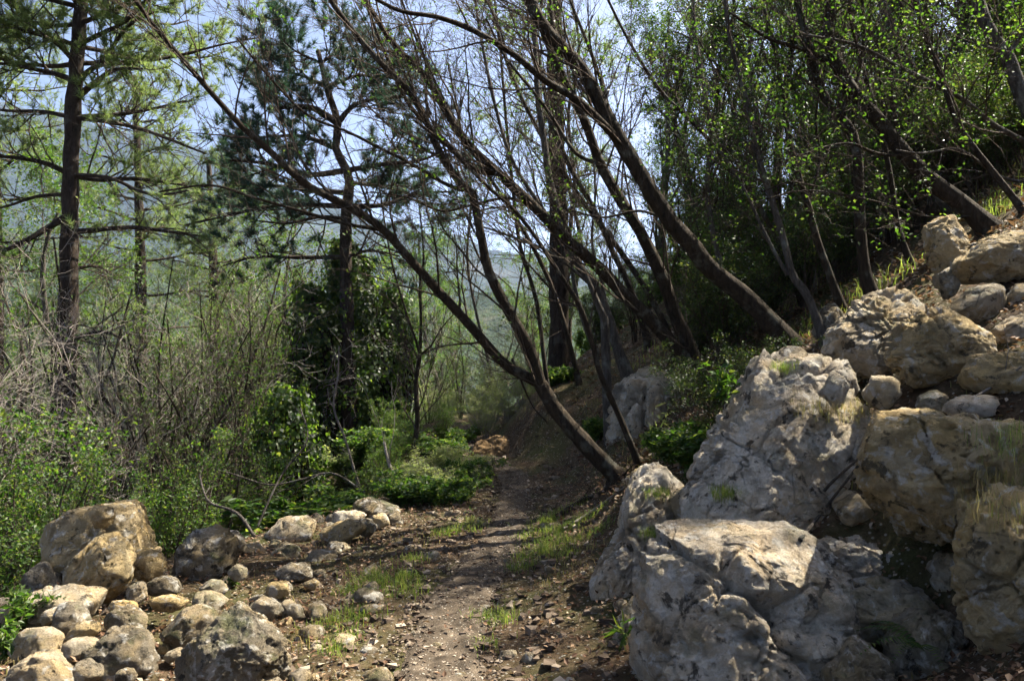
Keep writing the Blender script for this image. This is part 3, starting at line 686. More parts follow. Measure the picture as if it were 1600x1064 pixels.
def on_lines(P, count, jit=0.03, t0=0.2, cl=1):
    if cl > 1: return np.repeat(on_lines(P, count // cl, 0.0, t0), cl, 0) + rng.normal(size=(count // cl * cl, 3)) * jit
    N, k, _ = P.shape
    idx = rng.integers(0, N, count); f = rng.uniform(t0, 1, count) * (k - 1); i = np.minimum(f.astype(int), k - 2); w = (f - i)[:, None]
    return P[idx, i] * (1 - w) + P[idx, i + 1] * w + rng.normal(size=(count, 3)) * jit

def needle_verts(pos, dirs, per, length, width, spread=0.75):
    N = len(pos); idx = np.repeat(np.arange(N), per); M_ = len(idx)
    d = norm(dirs[idx] + spread * rng.normal(size=(M_, 3)))
    s = norm(np.cross(d, rng.normal(size=(M_, 3))))
    L = (length * rng.uniform(0.6, 1.1, M_))[:, None]; p = pos[idx] - dirs[idx] * (rng.random(M_) * 0.08)[:, None]
    V = np.stack([p + s * width / 2, p - s * width / 2, p + d * L], 1).reshape(-1, 3)
    return V, np.arange(M_ * 3).reshape(-1, 3)

def cat_tubes(lst, k=3):
    Vs, Qs, o = [], [], 0
    for P, Rd in lst:
        V, Q = tubes(P, Rd, k); Vs.append(V); Qs.append(Q + o); o += len(V)
    return np.vstack(Vs), np.vstack(Qs)

def trace(pts, Y0, Y1, n=26):
    a = np.asarray(pts, float)
    seg = np.linalg.norm(np.diff(a, axis=0), axis=1); c = np.concatenate([[0], np.cumsum(seg)]) / seg.sum()
    Y = Y0 + (Y1 - Y0) * c
    return catmull(np.stack([at(x, y, yy) for (x, y), yy in zip(a, Y)]), n)

def traced_tree(name, label, limbs, cat='tree', bark='bark', twigbark=None, dY=-0.8, Yb=None, tw=(6, 6, 5), L=((0.7, 1.6), (0.3, 0.8), (0.12, 0.4)),
                up=0.15, lean=(0, 0, 0), leaf=None, nleaf=0, lsize=0.045, ang=(25, 60), group=None, t0=0.35, rm3=0.0022, k=12):
    """limbs: list of (pixel polyline, base width px, tip width px[, end depth offset]) ; the first is the trunk and is rooted in the ground"""
    built = []; reseed(label)
    for li, lb in enumerate(limbs):
        pts, w0, w1 = lb[:3]; d_ = lb[3] if len(lb) > 3 else dY
        if li == 0:
            Y0 = Yb or ray_ground(*pts[0]) or 9.0
            ybase = Y0
        else:
            best = None
            for (pp, YY) in built:
                dd = np.hypot(pp[:, 0] - pts[0][0], pp[:, 1] - pts[0][1]); j = dd.argmin()
                if best is None or dd[j] < best[0]: best = (dd[j], YY[j])
            Y0 = best[1]
        P = trace(pts, Y0, Y0 + d_, 30)
        YY = P[:, 1]
        pp = np.stack([800 + P[:, 0] / YY * F, 532 - (P[:, 2] - CAMZ) / YY * F], 1); built.append((pp, YY))
        rad = np.linspace(w0, w1, 30) * 0.68 / 2 / F * Y0
        if li == 0:
            g = gz1(P[0, 0], P[0, 1]); b = P[0].copy(); b[2] = min(P[0, 2], g) - 0.3; b[:2] += (P[0] - P[2])[:2] * 0.5
            b0 = P[0].copy(); P = np.vstack([b[None], P]); rad = np.concatenate([[rad[0] * 1.5], rad]); rad[0] *= 1.3; rad[1] *= 1.55; rad[2] *= 1.22; rad[3] *= 1.08
            root = empty(name, (b0[0], b0[1], g)); tag(root, label, cat, group)
        V, T, Q = limb_mesh(P, rad, k if rad[0] > 0.03 else 7, 0.12, li * 3 + len(pts))
        part('trunk' if li == 0 else 'limb', V, T, Q, M[bark], root)
        limbs[li] = (P[-30:], rad[-30:])
    A = [(p[None], r[None]) for p, r in limbs]
    lv1 = []
    for (p, r), li in zip(A, range(99)):
        ln = np.linalg.norm(np.diff(p[0], axis=0), axis=1).sum()
        m = max(2, int(tw[0] * ln))
        lv1.append(grow(p, r, m, L[0], ang, up, 0.13, t0 if li == 0 else 0.12, 1.0, 7, 0.42, 0.012, lean, 0.3, 0.35))
    P1 = np.concatenate([x[0] for x in lv1]); R1 = np.concatenate([x[1] for x in lv1])
    P2, R2 = grow(P1, R1, tw[1], L[1], (25, 65), up, 0.16, 0.15, 1.0, 5, 0.6, 0.008, lean)
    lst = [(P1, R1), (P2, R2)]
    if tw[2]:
        P3, R3 = grow(P2, R2, tw[2], L[2], (25, 65), up, 0.2, 0.2, 1.0, 3, 0.7, 0.004, lean, 0.5, 0.3, rm3); lst.append((P3, R3))
    V, Q = cat_tubes(lst, 3)
    part('twigs', V, None, Q, M[twigbark or bark], root, True, 'stuff')
    if nleaf:
        V, T = leaf_verts(on_lines(lst[-1][0], nleaf, 0.035, 0.3, 5), lsize, 0.65, 0.5, 0.3)
        part('foliage', V, T, None, M[leaf], root, False, 'stuff')
    return root

# ---- traced leaning trees over the path
traced_tree('bare_tree', 'forked bare tree arching left over the path from beside the mossy stone',
    [([(968,748),(920,700),(872,645),(845,600)], 42, 34, -0.1),
     ([(845,600),(790,570),(740,515),(690,460),(640,405),(600,360),(550,325),(480,290),(420,235),(370,190),(300,110),(240,40),(190,-30)], 25, 7, -1.4),
     ([(845,600),(832,555),(815,520),(790,478),(762,420),(752,370),(737,300),(717,284),(686,237),(666,190),(642,146),(603,107),(563,63),(524,12),(490,-40)], 26, 9, -0.6),
     ([(600,360),(540,350),(470,330),(400,310),(330,290),(250,300)], 9, 4, -0.4),
     ([(737,300),(700,290),(640,255),(600,235),(540,205),(480,180),(420,120),(370,60)], 9, 4, -0.5),
     ([(800,560),(830,630),(855,660)], 6, 3, 0.1)],
    bark='bark', twigbark='bark_twig', tw=(5.2, 5, 4), lean=(-0.2, 0, 0.1), t0=0.9, leaf='leaf_spring', nleaf=500, lsize=0.03)
traced_tree('bare_tree', 'twin stemmed tree leaning left above the large slope boulder',
    [([(1104,618),(1095,590),(1085,565)], 56, 50, -0.05),
     ([(1085,565),(1056,545),(1017,500),(970,455),(938,420),(890,379),(831,320),(780,272),(735,230),(700,180),(662,115),(622,79),(587,28),(560,-20)], 34, 9, -0.9),
     ([(1085,565),(1075,535),(1056,495),(1037,439),(1017,396),(1001,363),(966,308),(938,257),(918,201),(895,150),(871,103),(845,40),(825,-30)], 34, 12, -0.3),
     ([(780,272),(740,265),(690,215),(640,165),(600,80),(570,0)], 13, 6, -0.3),
     ([(831,320),(790,310),(740,320),(690,330),(640,310),(580,300)], 8, 3, -0.4),
     ([(938,257),(900,240),(860,180),(830,140),(790,90),(760,30)], 10, 5, 0.2)],
    bark='bark', twigbark='bark_twig', tw=(6, 5, 4), lean=(-0.15, 0, 0.1), t0=0.95, leaf='leaf_spring', nleaf=500, lsize=0.03)
traced_tree('bare_tree', 'thickest smooth trunk leaning left from behind the inclined slab',
    [([(1240,545),(1195,495),(1150,452),(1108,419),(1080,383),(1049,348),(1017,300),(977,233),(954,194),(926,138),(898,95),(859,55),(831,8),(815,-40)], 46, 26, -0.2),
     ([(977,233),(938,190),(898,154),(851,126),(804,87),(745,51),(686,28),(626,18),(580,-5)], 20, 7, -1.0),
     ([(898,95),(870,60),(862,20),(858,-30)], 14, 10, 0.3),
     ([(1049,348),(1000,330),(940,340),(880,325)], 8, 3, 0.3)],
    bark='bark', twigbark='bark_twig', tw=(4, 5, 4), lean=(-0.15, 0, 0.1), t0=0.55, leaf='leaf_spring', nleaf=800, lsize=0.035)
traced_tree('bare_tree', 'slender sapling leaning left just right of the forked arching tree',
    [([(999,727),(970,656),(938,585),(926,538),(906,479),(871,423),(843,380),(805,330),(760,290),(700,230),(650,190)], 15, 5, -0.6),
     ([(906,479),(880,470),(850,440),(815,400),(770,350)], 6, 3, 0.2)],
    bark='bark', twigbark='bark_twig', tw=(4, 4, 4), lean=(-0.2, 0, 0.1), leaf='leaf_spring', nleaf=300, lsize=0.03, k=10)
traced_tree('bare_tree', 'dark crooked trunk between the pine bole and the twin stemmed tree',
    [([(985,600),(970,560),(954,510),(934,455),(902,412),(880,350),(860,290),(850,220),(840,150),(835,60),(825,-40)], 26, 9, 0.3),
     ([(934,455),(905,430),(860,395),(800,370),(740,350)], 9, 4, -0.2),
     ([(954,510),(940,440),(925,380),(930,300),(925,220)], 9, 4, 0.3)],
    bark='bark_grey', twigbark='bark_twig', tw=(4, 5, 4), Yb=9.8, leaf='leaf_spring', nleaf=900, lsize=0.04)
traced_tree('small_tree', 'small forked tree standing right of the ivy mass',
    [([(636,760),(641,724),(652,664),(650,601),(656,554)], 13, 10, 0.1),
     ([(656,554),(649,530),(633,483),(613,412),(600,340),(590,270)], 6, 3, 0.1),
     ([(656,554),(658,498),(656,451),(662,400),(655,320)], 8, 3, 0.1),
     ([(656,554),(672,542),(692,510),(720,480)], 5, 2, -0.1)],
    bark='bark', twigbark='bark_twig', Yb=10.5, tw=(5, 5, 4), up=0.3, leaf='leaf_spring', nleaf=500, lsize=0.03, k=9)
traced_tree('cut_stem', 'pale bare stem leaning on the bushes at foot of ivy', [([(636,772),(622,750),(608,725),(600,690)], 9, 6, 0.2)], cat='stem',
    bark='bark_pale', Yb=9.3, tw=(2, 2, 0), k=8)
for lb, pts, w0, w1, br in (
    ('thin bare stem crossing behind the twin stemmed tree', [(945,500),(905,410),(850,330),(800,250),(770,150),(750,50),(740,-20)], 13, 6, 'bark_grey'),
    ('thin upright bare stem left of the straight pine bole', [(860,640),(850,560),(838,470),(812,380),(800,280),(790,180),(780,60),(770,-20)], 11, 5, 'bark'),
    ('slender stem crossing the pine bole', [(1015,540),(985,450),(960,400),(930,330),(890,260),(860,180),(840,80),(830,-20)], 15, 7, 'bark'),
    ('straight thin stem right of the thickest leaning trunk', [(1175,520),(1145,470),(1122,400),(1105,300),(1110,200),(1090,80),(1080,-20)], 14, 7, 'bark_grey'),
    ('slim stem between the elbowed trunk and the grey bending trunk', [(1425,420),(1402,350),(1390,270),(1370,180),(1340,80),(1320,-20)], 15, 8, 'bark'),
    ('arching thin stem passing over the thickest leaning trunk', [(1255,480),(1225,400),(1190,330),(1150,270),(1090,200),(1030,140),(980,60),(940,-20)], 13, 6, 'bark'),
    ('thin stem arching left above the forked arching tree', [(905,600),(880,500),(850,420),(800,330),(740,240),(690,150),(650,60),(620,-20)], 12, 5, 'bark'),
    ('slim stem parallel to and left of the twin stemmed tree', [(1062,560),(1020,470),(960,380),(900,300),(850,220),(800,120),(770,20),(755,-30)], 15, 7, 'bark'),
    ('thin crooked stem just right of the pine bole', [(935,560),(905,480),(890,380),(898,280),(888,180),(905,80),(890,-20)], 11, 6, 'bark_grey'),
    ('slim stem just below the thickest leaning trunk', [(1135,505),(1080,430),(1040,350),(1000,270),(955,180),(930,100),(890,0)], 14, 7, 'bark'),
    ('thin pale stem left of the straight pine bole', [(782,650),(762,560),(742,480),(730,400),(736,300),(720,200),(700,100)], 8, 4, 'bark_grey'),
    ('thin dark stem left of the grey bending trunk', [(1485,335),(1440,280),(1402,200),(1392,120),(1410,40),(1400,-30)], 13, 7, 'bark'),
    ('wavy thin stem left of the slim elbowed trunk', [(1245,430),(1230,330),(1250,240),(1260,150),(1282,60),(1290,-30)], 11, 6, 'bark'),
    ('wavy stem rising behind the thickest leaning trunk', [(1155,490),(1172,400),(1160,300),(1182,200),(1170,100),(1190,-10)], 12, 6, 'bark_grey'),
    ('thin leaning stem at the top of the outcrop', [(1600,330),(1560,280),(1500,200),(1470,120),(1440,40),(1420,-30)], 16, 9, 'bark')):
    traced_tree('slender_tree', lb, [(pts, w0, w1, 0.4)], bark=br, twigbark='bark_twig', tw=(4, 5, 4), lean=(-0.15, 0, 0.1), t0=0.3, leaf='leaf_spring', nleaf=500, lsize=0.035, k=9)
# ---- trunks on the right slope
traced_tree('leafy_tree', 'slim brown trunk with an elbow, upright behind the outcrop',
    [([(1368,470),(1352,430),(1344,350),(1340,250),(1330,205),(1310,182),(1287,150),(1271,99),(1255,40),(1240,-30),(1225,-120)], 27, 14, 0.3),
     ([(1310,182),(1340,120),(1350,40),(1340,-60)], 10, 6, 0.3), ([(1342,316),(1300,300),(1240,285),(1190,300)], 6, 3, -0.5)],
    bark='bark', twigbark='bark_twig', tw=(4, 5, 4), leaf='leaf_spring', nleaf=1600, lsize=0.034, t0=0.4)
traced_tree('leafy_tree', 'stout trunk leaning left behind the upright pointed stone',
    [([(1548,360),(1505,320),(1456,284),(1417,245),(1377,194),(1338,150),(1310,107),(1294,59),(1298,0),(1285,-90)], 42, 20, 0.4),
     ([(1417,245),(1370,240),(1330,225),(1290,230),(1230,250)], 8, 4, -0.6), ([(1530,338),(1456,340),(1400,325),(1354,312),(1260,298),(1180,316)], 6, 3, -0.8), ([(1310,107),(1260,80),(1200,60),(1140,20)], 12, 5, -0.3)],
    bark='bark', twigbark='bark_twig', tw=(4, 5, 4), leaf='leaf_spring', nleaf=1700, lsize=0.034, t0=0.5)
traced_tree('leafy_tree', 'grey trunk bending at mid height right of the stout leaning trunk',
    [([(1470,300),(1464,237),(1456,170),(1425,111),(1401,59),(1377,0),(1350,-90)], 30, 16, 0.4),
     ([(1456,170),(1490,120),(1500,60),(1490,0)], 9, 5, 0.3)],
    bark='bark_grey', twigbark='bark_twig', tw=(4, 5, 4), leaf='leaf_spring', nleaf=1700, lsize=0.034, Yb=9.5, t0=0.4)
traced_tree('leafy_tree', 'grey trunk leaning left at the upper right edge',
    [([(1640,240),(1600,158),(1575,91),(1547,51),(1527,0),(1500,-80)], 36, 24, 0.3), ([(1575,91),(1600,40),(1610,-20)], 12, 7, 0.2),
     ([(1640,240),(1555,197),(1508,158),(1456,130),(1401,103),(1338,71),(1260,55)], 14, 5, -0.8),
     ([(1620,290),(1560,275),(1500,235),(1440,240),(1400,235)], 9, 4, -0.9)],
    bark='bark_grey', twigbark='bark_twig', tw=(4, 5, 4), leaf='leaf_spring', nleaf=1700, lsize=0.034, Yb=7.6, t0=0.4)
traced_tree('leafy_tree', 'thin pole trunk left of the slim elbowed trunk',
    [([(1319,490),(1298,434),(1276,373),(1262,320),(1240,250),(1228,190),(1215,100),(1190,0),(1170,-80)], 19, 8, 0.3), ([(1262,320),(1280,250),(1275,180),(1290,100)], 7, 4, 0.2)],
    bark='bark', twigbark='bark_twig', tw=(4, 5, 4), leaf='leaf_spring', nleaf=1700, lsize=0.034)
traced_tree('leafy_tree', 'thinnest curved trunk just right of the thickest leaning trunk',
    [([(1290,535),(1262,463),(1238,430),(1226,380),(1205,310),(1180,230),(1165,150),(1140,60),(1130,-30)], 20, 8, 0.5), ([(1230,430),(1208,390),(1187,348),(1160,290),(1120,230)], 10, 4, 0.2)],
    bark='bark_grey', twigbark='bark_twig', tw=(4, 5, 4), leaf='leaf_spring', nleaf=1700, lsize=0.034)

# ---- pines
def pine(name, label, trunk, w0, w1, limbs, Y, bark, needle, group=None, auto=None, per=26, tuft=5, nl=0.16, nw=0.010, green=None):
    reseed(label); P = trace(trunk, Y, Y, 40); rad = np.linspace(w0, w1, 40) / 2 / F * Y
    g = gz1(P[0, 0], Y); P[0, 2] = min(P[0, 2], g - 0.3)
    root = empty(name, (P[0, 0], Y, g)); tag(root, label, 'tree', group)
    V, T, Q = limb_mesh(P, rad, 16, 0.22, 4); part('trunk', V, T, Q, M[bark], root)
    L1 = []; G = []
    for lb in limbs:
        pts, w, ne, dY = lb
        j = np.hypot(800 + P[:, 0] / Y * F - pts[0][0], 532 - (P[:, 2] - CAMZ) / Y * F - pts[0][1]).argmin()
        p = trace(pts, Y, Y + dY, 16); p += (P[j] - p[0]) * np.linspace(1, 0, 16)[:, None]
        r = np.linspace(w, w * 0.3, 16) / 2 / F * Y
        V, T, Q = limb_mesh(p, r, 8, 0.18, len(L1)); part('branch', V, T, Q, M[bark], root)
        L1.append((p, r)); G.append(ne)
    if auto:
        f0, f1, cnt, l0, l1 = auto
        for i in range(cnt):
            f = f0 + (f1 - f0) * (i + rng.random() * 0.5) / cnt; q = P[int(f * 39)]; a = i * 2.4 + rng.random()
            ln = (l0 + (l1 - l0) * i / cnt) * rng.uniform(0.75, 1.1)
            d = np.array([math.cos(a), math.sin(a), 0])
            tt = np.linspace(0, 1, 6)[:, None]
            pts = q + d * ln * tt + np.array([0, 0, 1]) * ln * (0.10 * tt + 0.18 * tt ** 2 * (f > 0.55)) + rng.normal(size=(6, 3)) * 0.06 * tt
            p = catmull(pts, 16); r = np.linspace(0.045, 0.012, 16)
            V, T, Q = limb_mesh(p, r, 7, 0.18, i); part('branch', V, T, Q, M[bark], root)
            L1.append((p, r)); G.append(1.0)
    PP = np.stack([x[0] for x in L1]); RR = np.stack([x[1] for x in L1]); G = np.array(G)
    P2, R2 = grow(PP, RR, 13, (0.6, 1.5), (35, 70), 0.05, 0.13, 0.12, 1.0, 6, 0.55, 0.018, (0, 0, 0.05))
    P3, R3 = grow(P2, R2, 6, (0.25, 0.6), (25, 60), 0.12, 0.18, 0.15, 1.0, 4, 0.6, 0.008)
    V, Q = cat_tubes([(P2, R2), (P3, R3)], 3); part('twigs', V, None, Q, M['bark_twig'] if needle == 'needle' else M[bark], root, True, 'stuff')
    g3 = np.repeat(np.repeat(G, 13), 6)
    keep = rng.random(len(P3)) < g3
    P3 = P3[keep]
    tip = np.concatenate([P3[:, -1], P3[:, 2], P3[:, -1] * 0.5 + P3[:, 1] * 0.5] if tuft > 2 else [P3[:, -1]])
    dr = norm(P3[:, -1] - P3[:, 1]); dr[:, 2] += 0.35; dr = norm(dr); dr = np.concatenate([dr] * (3 if tuft > 2 else 1))
    V, T = needle_verts(tip, dr, per, nl, nw); part('foliage', V, T, None, M[needle], root, False, 'stuff')
    return root
pine('pine_tree', 'tall dark pine with bare horizontal lower branches at far left',
     [(108,900),(106,780),(103,600),(107,450),(110,330),(112,220),(118,130),(124,40),(135,-120),(140,-260)], 36, 14,
     [([(118,170),(150,140),(180,115),(225,108)], 11, 0.5, -0.8), ([(115,172),(180,172),(230,168),(290,158)], 9, 0.25, 0.5), ([(112,190),(170,195),(230,208),(320,240)], 9, 0.2, -1),
      ([(110,285),(150,290),(220,285),(300,292)], 10, 0.25, 0.6), ([(112,375),(150,370),(210,362),(320,370)], 10, 0.2, -0.6), ([(110,262),(170,270),(240,300),(330,290)], 7, 0.3, -1.6),
      ([(105,140),(70,125),(0,105),(-60,100)], 9, 0.6, -0.5), ([(103,170),(60,165),(0,168),(-50,160)], 8, 0.2, 0.7), ([(100,260),(60,245),(0,240),(-60,250)], 9, 0.3, -0.8),
      ([(98,315),(50,315),(0,328),(-50,330)], 7, 0.25, 0.6), ([(95,340),(40,375),(0,395),(-60,430)], 11, 0.15, -1.2), ([(106,430),(150,420),(180,432)], 6, 0.0, 0.6),
      ([(106,540),(130,525),(170,520),(215,545)], 8, 0.0, -0.5), ([(118,120),(160,90),(200,40),(240,20)], 9, 1.0, -0.9), ([(118,110),(80,70),(30,50),(-30,20)], 9, 1.0, -0.7)],
     14.0, 'bark_pine', 'needle', auto=(0.70, 0.99, 30, 3.6, 1.6), per=24)
pine('pine_tree', 'dark blue green pine rising from the ivy mass',
     [(548,830),(545,600),(542,480),(540,400),(541,330),(546,285),(540,262),(526,235),(527,190),(512,140),(497,80)], 33, 7,
     [([(527,190),(508,178),(480,166),(420,170)], 13, 1, -0.6), ([(527,190),(560,160),(630,150)], 9, 1, 0.4), ([(512,140),(470,120),(420,110)], 7, 1, 0.5), ([(512,140),(560,120),(600,125)], 7, 1, -0.4),
      ([(500,100),(530,80),(560,70)], 5, 1, 0.3), ([(500,100),(460,80),(440,60)], 5, 1, -0.3), ([(526,235),(470,215),(400,215)], 9, 1, 0.6), ([(541,275),(600,262),(650,255),(700,235)], 9, 0.8, -0.8),
      ([(538,262),(480,270),(420,255),(350,250)], 10, 1, -1.0), ([(541,320),(480,318),(420,322),(340,340),(290,352)], 9, 0.8, 0.5), ([(541,330),(600,325),(650,305),(710,300)], 9, 1, 0.7),
      ([(541,300),(480,295),(420,290),(340,300)], 9, 1, 1.2), ([(545,285),(600,290),(640,280)], 7, 1, 1.2), ([(540,395),(470,398),(400,400),(350,415)], 8, 0.05, -0.4), ([(545,402),(580,392),(625,400)], 6, 0.1, -0.4),
      ([(541,350),(500,345),(450,352),(400,345)], 7, 0.4, -1.3)],
     14.35, 'bark_pine', 'needle_dark', per=40)
for px, Y, tp, lb in ((-10, 22, -60, 'pale sunlit pine behind the far left pine, at the left edge'), (215, 25, 120, 'pale sunlit pine right of and behind the far left pine'), (330, 30, 250, 'smaller hazy pine between the two dark pines')):
    pine('pine_tree', lb, [(px, 800), (px + 5, 500), (px + 2, (tp + 500) / 2), (px - 4, tp)], 26, 7, [], Y, 'bark_pine', 'needle', auto=(0.35, 0.99, 24, 3.4, 1.2), per=6, nl=0.2, nw=0.016)
traced = pine('pine_tree', 'straight rough pine bole standing behind the leaning trees',
     [(872,640),(872,560),(874,450),(872,300),(868,150),(866,0),(862,-150)], 33, 20,
     [([(872,300),(900,280),(940,270)], 5, 0.3, 0.5), ([(870,200),(840,180),(800,160)], 5, 0.4, 0.5), ([(868,150),(910,120),(940,90)], 5, 0.5, 0.4), ([(868,60),(820,30),(780,0)], 6, 0.6, 0.8)],
     12.8, 'bark_pine', 'needle', per=16)

# ------------------------------------------------------------------ ivy on the second pine
def ivy_column(name, label, cx, Y, zb, zt, rfun, n, size, seed, mat='leaf_ivy'):
    r_ = np.random.default_rng(seed)
    root = empty(name, (cx, Y, gz1(cx, Y))); tag(root, label, 'ivy')
    h = r_.random(n) ** 0.85; z = zb + (zt - zb) * h; a = r_.random(n) * 2 * math.pi
    p = np.stack([np.cos(a) * 1.5, np.sin(a) * 1.5, z * 0.9], 1)
    ph = np.stack([np.cos(a) * 0.9, np.sin(a) * 0.9, z * 0.55], 1)
    r = rfun(h) * (0.80 + 0.75 * fbm(ph, 2, seed + 4) + 0.5 * fbm(p * 2.6, 3, seed)) * (0.72 + 0.35 * r_.random(n)) + 0.35 * (r_.random(n) < 0.12) * np.maximum(fbm(p * 3.1, 2, seed + 8), 0) * 2
    z = z + 0.25 * fbm(ph * 2, 2, seed + 13)
    pos = np.stack([cx + r * np.cos(a) + 0.15 * np.sin(z * 1.1), Y + r * np.sin(a), z], 1)
    global rng
    N = n; nr = np.stack([np.cos(a), np.sin(a), 0.45 + 0 * a], 1) + 0.45 * r_.normal(size=(n, 3)); nr = norm(nr)
    d = r_.normal(size=(n, 3)) * 0.5; d[:, 2] -= 1; d = norm(d - (d * nr).sum(1, keepdims=True) * nr); s = np.cross(nr, d)
    L = (size * r_.uniform(0.6, 1.2, n))[:, None]; W = L * 0.42; mid = pos + d * L * 0.3
    V = np.stack([pos, mid + s * W, pos + d * L, mid - s * W], 1).reshape(-1, 3); b = np.arange(n)[:, None] * 4
    T = np.concatenate([b + np.array([[0, 1, 2]]), b + np.array([[0, 2, 3]])])
    part('foliage', V, T, None, M[mat], root, False, 'stuff')
    m = 60; a = r_.random(m) * 2 * math.pi; tt = np.linspace(0, 1, 10)
    rr = rfun(tt)[None] * r_.uniform(0.3, 0.8, m)[:, None]; wob = a[:, None] + 0.4 * np.sin(tt * 5 + a[:, None])
    Pst = np.stack([cx + rr * np.cos(wob) + 0.15 * np.sin((zb + (zt - zb) * tt) * 1.1)[None], Y + rr * np.sin(wob), np.repeat((zb + (zt - zb) * tt * 0.96)[None], m, 0)], -1)
    V, Q = tubes(Pst, np.repeat(np.linspace(0.02, 0.005, 10)[None], m, 0), 4); part('stems', V, None, Q, M['bark'], root, True, 'stuff')
    return root
c = at(545, 500, 14.8)
ivy_column('ivy', 'tall dark ivy mass smothering the pine trunk left of the path', c[0], 14.9, -2.2, 3.5, lambda h: np.interp(h, [0, .25, .5, .7, .85, 1], [1.08, 0.98, 0.88, 0.68, 0.44, 0.18]), 26000, 0.08, 3)
c = at(480, 500, 14.4)
ivy_column('ivy', 'lower ivy bush on the left of the tall ivy mass', c[0], 14.3, -2.2, 2.6, lambda h: np.interp(h, [0, .3, .6, .85, 1], [0.9, 0.8, 0.6, 0.5, 0.2]), 9000, 0.09, 5)
c = at(600, 500, 14.6)
ivy_column('ivy', 'sunlit ivy veil on the right of the tall ivy mass', c[0], 15.2, -2.0, 2.7, lambda h: np.interp(h, [0, .3, .6, .85, 1], [0.6, 0.55, 0.48, 0.42, 0.18]), 8000, 0.08, 8, 'leaf_spring')  # same ivy in a brighter leaf colour, standing in for sun on this side
c = at(430, 690, 11)
ivy_column('ivy', 'dark ivy heap in front left of the tall ivy mass', c[0], 11.2, -2.2, 0.9, lambda h: np.interp(h, [0, .3, .6, .85, 1], [0.9, 0.9, 0.7, 0.45, 0.2]), 7000, 0.07, 9)

# ------------------------------------------------------------------ shrubs and woodland from a few built kinds, copied
def shrub_proto(name, h, stems, spread, tw, L, bark, leaf=None, nleaf=0, lsize=0.04, up=0.35, cat='shrub', r0=0.02, rm3=0.0025, flat=0.4, stem=None):
    reseed(f'{name}{h}{leaf}{stems}'); root = empty(name, (0, 0, 0)); root['category'] = cat
    P = []
    for i in range(stems):
        a = rng.random() * 6.283; d = np.array([math.cos(a), math.sin(a), 0]) * spread * rng.uniform(0.2, 1)
        t = np.linspace(0, 1, 5)[:, None]; hh = h * rng.uniform(0.65, 1)
        pts = d * 0.12 * rng.random() + d * t ** 1.3 + np.array([0, 0, hh]) * t + rng.normal(size=(5, 3)) * 0.035 * h * t - np.array([0, 0, 0.25])
        P.append(catmull(pts, 12))
    P = np.stack(P); Rd = np.repeat(np.linspace(r0, r0 * 0.3, 12)[None], stems, 0) * rng.uniform(0.6, 1.1, (stems, 1))
    V, Q = tubes(P, Rd, 6); part('stems', V, None, Q, M[stem or bark], root)
    P1, R1 = grow(P, Rd, tw[0], L[0], (20, 55), up, 0.14, 0.15, 1, 6, 0.55, 0.012)
    P2, R2 = grow(P1, R1, tw[1], L[1], (25, 60), up * 0.6, 0.18, 0.15, 1, 4, 0.6, 0.006)
    lst = [(P1, R1), (P2, R2)]
    if tw[2]:
        lst.append(grow(P2, R2, tw[2], L[2], (25, 60), up * 0.5, 0.2, 0.2, 1, 3, 0.7, 0.004, (0, 0, 0), 0.5, 0.3, rm3))
    V, Q = cat_tubes(lst, 3); part('twigs', V, None, Q, M[bark], root, True, 'stuff')
    if nleaf:
        V, T = leaf_verts(on_lines(lst[-1][0], nleaf, 0.03), lsize, 0.6, flat, 0.2)
        part('foliage', V, T, None, M[leaf], root, False, 'stuff')
    return root
used = set()
SCAT = []
def place(proto, loc, rz=None, sc=1.0, label=None, group=None, tilt=(0, 0)):
    rz = ((loc[0] * 12.9898 + loc[1] * 78.233) % 1) * 6.283 if rz is None else rz
    if proto.name not in used:
        used.add(proto.name); o = proto; o.location = loc; o.rotation_euler = (tilt[0], tilt[1], rz); o.scale = (sc,) * 3
        o['label'] = label
        if group: o['group'] = group; SCAT.append((o, label))
        return o
    o = copy_tree(proto, loc, rz, sc, label, group, tilt)
    if not group and 'group' in o.keys(): del o['group']
    if group: SCAT.append((o, label))
    return o

def leafy_proto(name, h, crown, leaf, nleaf, lsize, bark='bark_grey', lean=0.15):
    reseed(f'{name}{h}{leaf}'); root = empty(name, (0, 0, 0)); root['category'] = 'tree'
    a = rng.random() * 6.28
    t = np.linspace(0, 1, 6)[:, None]
    pts = np.array([0, 0, h]) * t + np.array([math.cos(a), math.sin(a), 0]) * lean * h * t ** 1.5 + rng.normal(size=(6, 3)) * 0.035 * h * t - np.array([0, 0, 0.5]) * (1 - t)
    P = catmull(pts, 24); rad = np.linspace(0.012 * h + 0.03, 0.02, 24); rad[0] *= 1.4
    V, T, Q = limb_mesh(P, rad, 10, 0.14, int(h * 10)); part('trunk', V, T, Q, M[bark], root)
    P1, R1 = grow(P[None], rad[None], 15, (crown * 0.8, crown * 1.5), (35, 75), 0.2, 0.14, 0.22, 1, 9, 0.5, 0.05, (0, 0, 0), 0.25, 0.45)
    for p, r in zip(P1, R1):
        V, T, Q = limb_mesh(p, r, 6, 0.12, 3); part('limb', V, T, Q, M[bark], root)
    P2, R2 = grow(P1, R1, 7, (0.5, 1.3), (30, 65), 0.12, 0.16, 0.2, 1, 5, 0.5, 0.015)
    P3, R3 = grow(P2, R2, 6, (0.25, 0.6), (30, 65), 0.08, 0.2, 0.2, 1, 3, 0.6, 0.006)
    V, Q = cat_tubes([(P2, R2), (P3, R3)], 3); part('twigs', V, None, Q, M['bark_twig'], root, True, 'stuff')
    V, T = leaf_verts(on_lines(P3, nleaf, 0.05, 0.3, 5), lsize, 0.6, 0.4, 0.3); part('foliage', V, T, None, M[leaf], root, False, 'stuff')
    return root

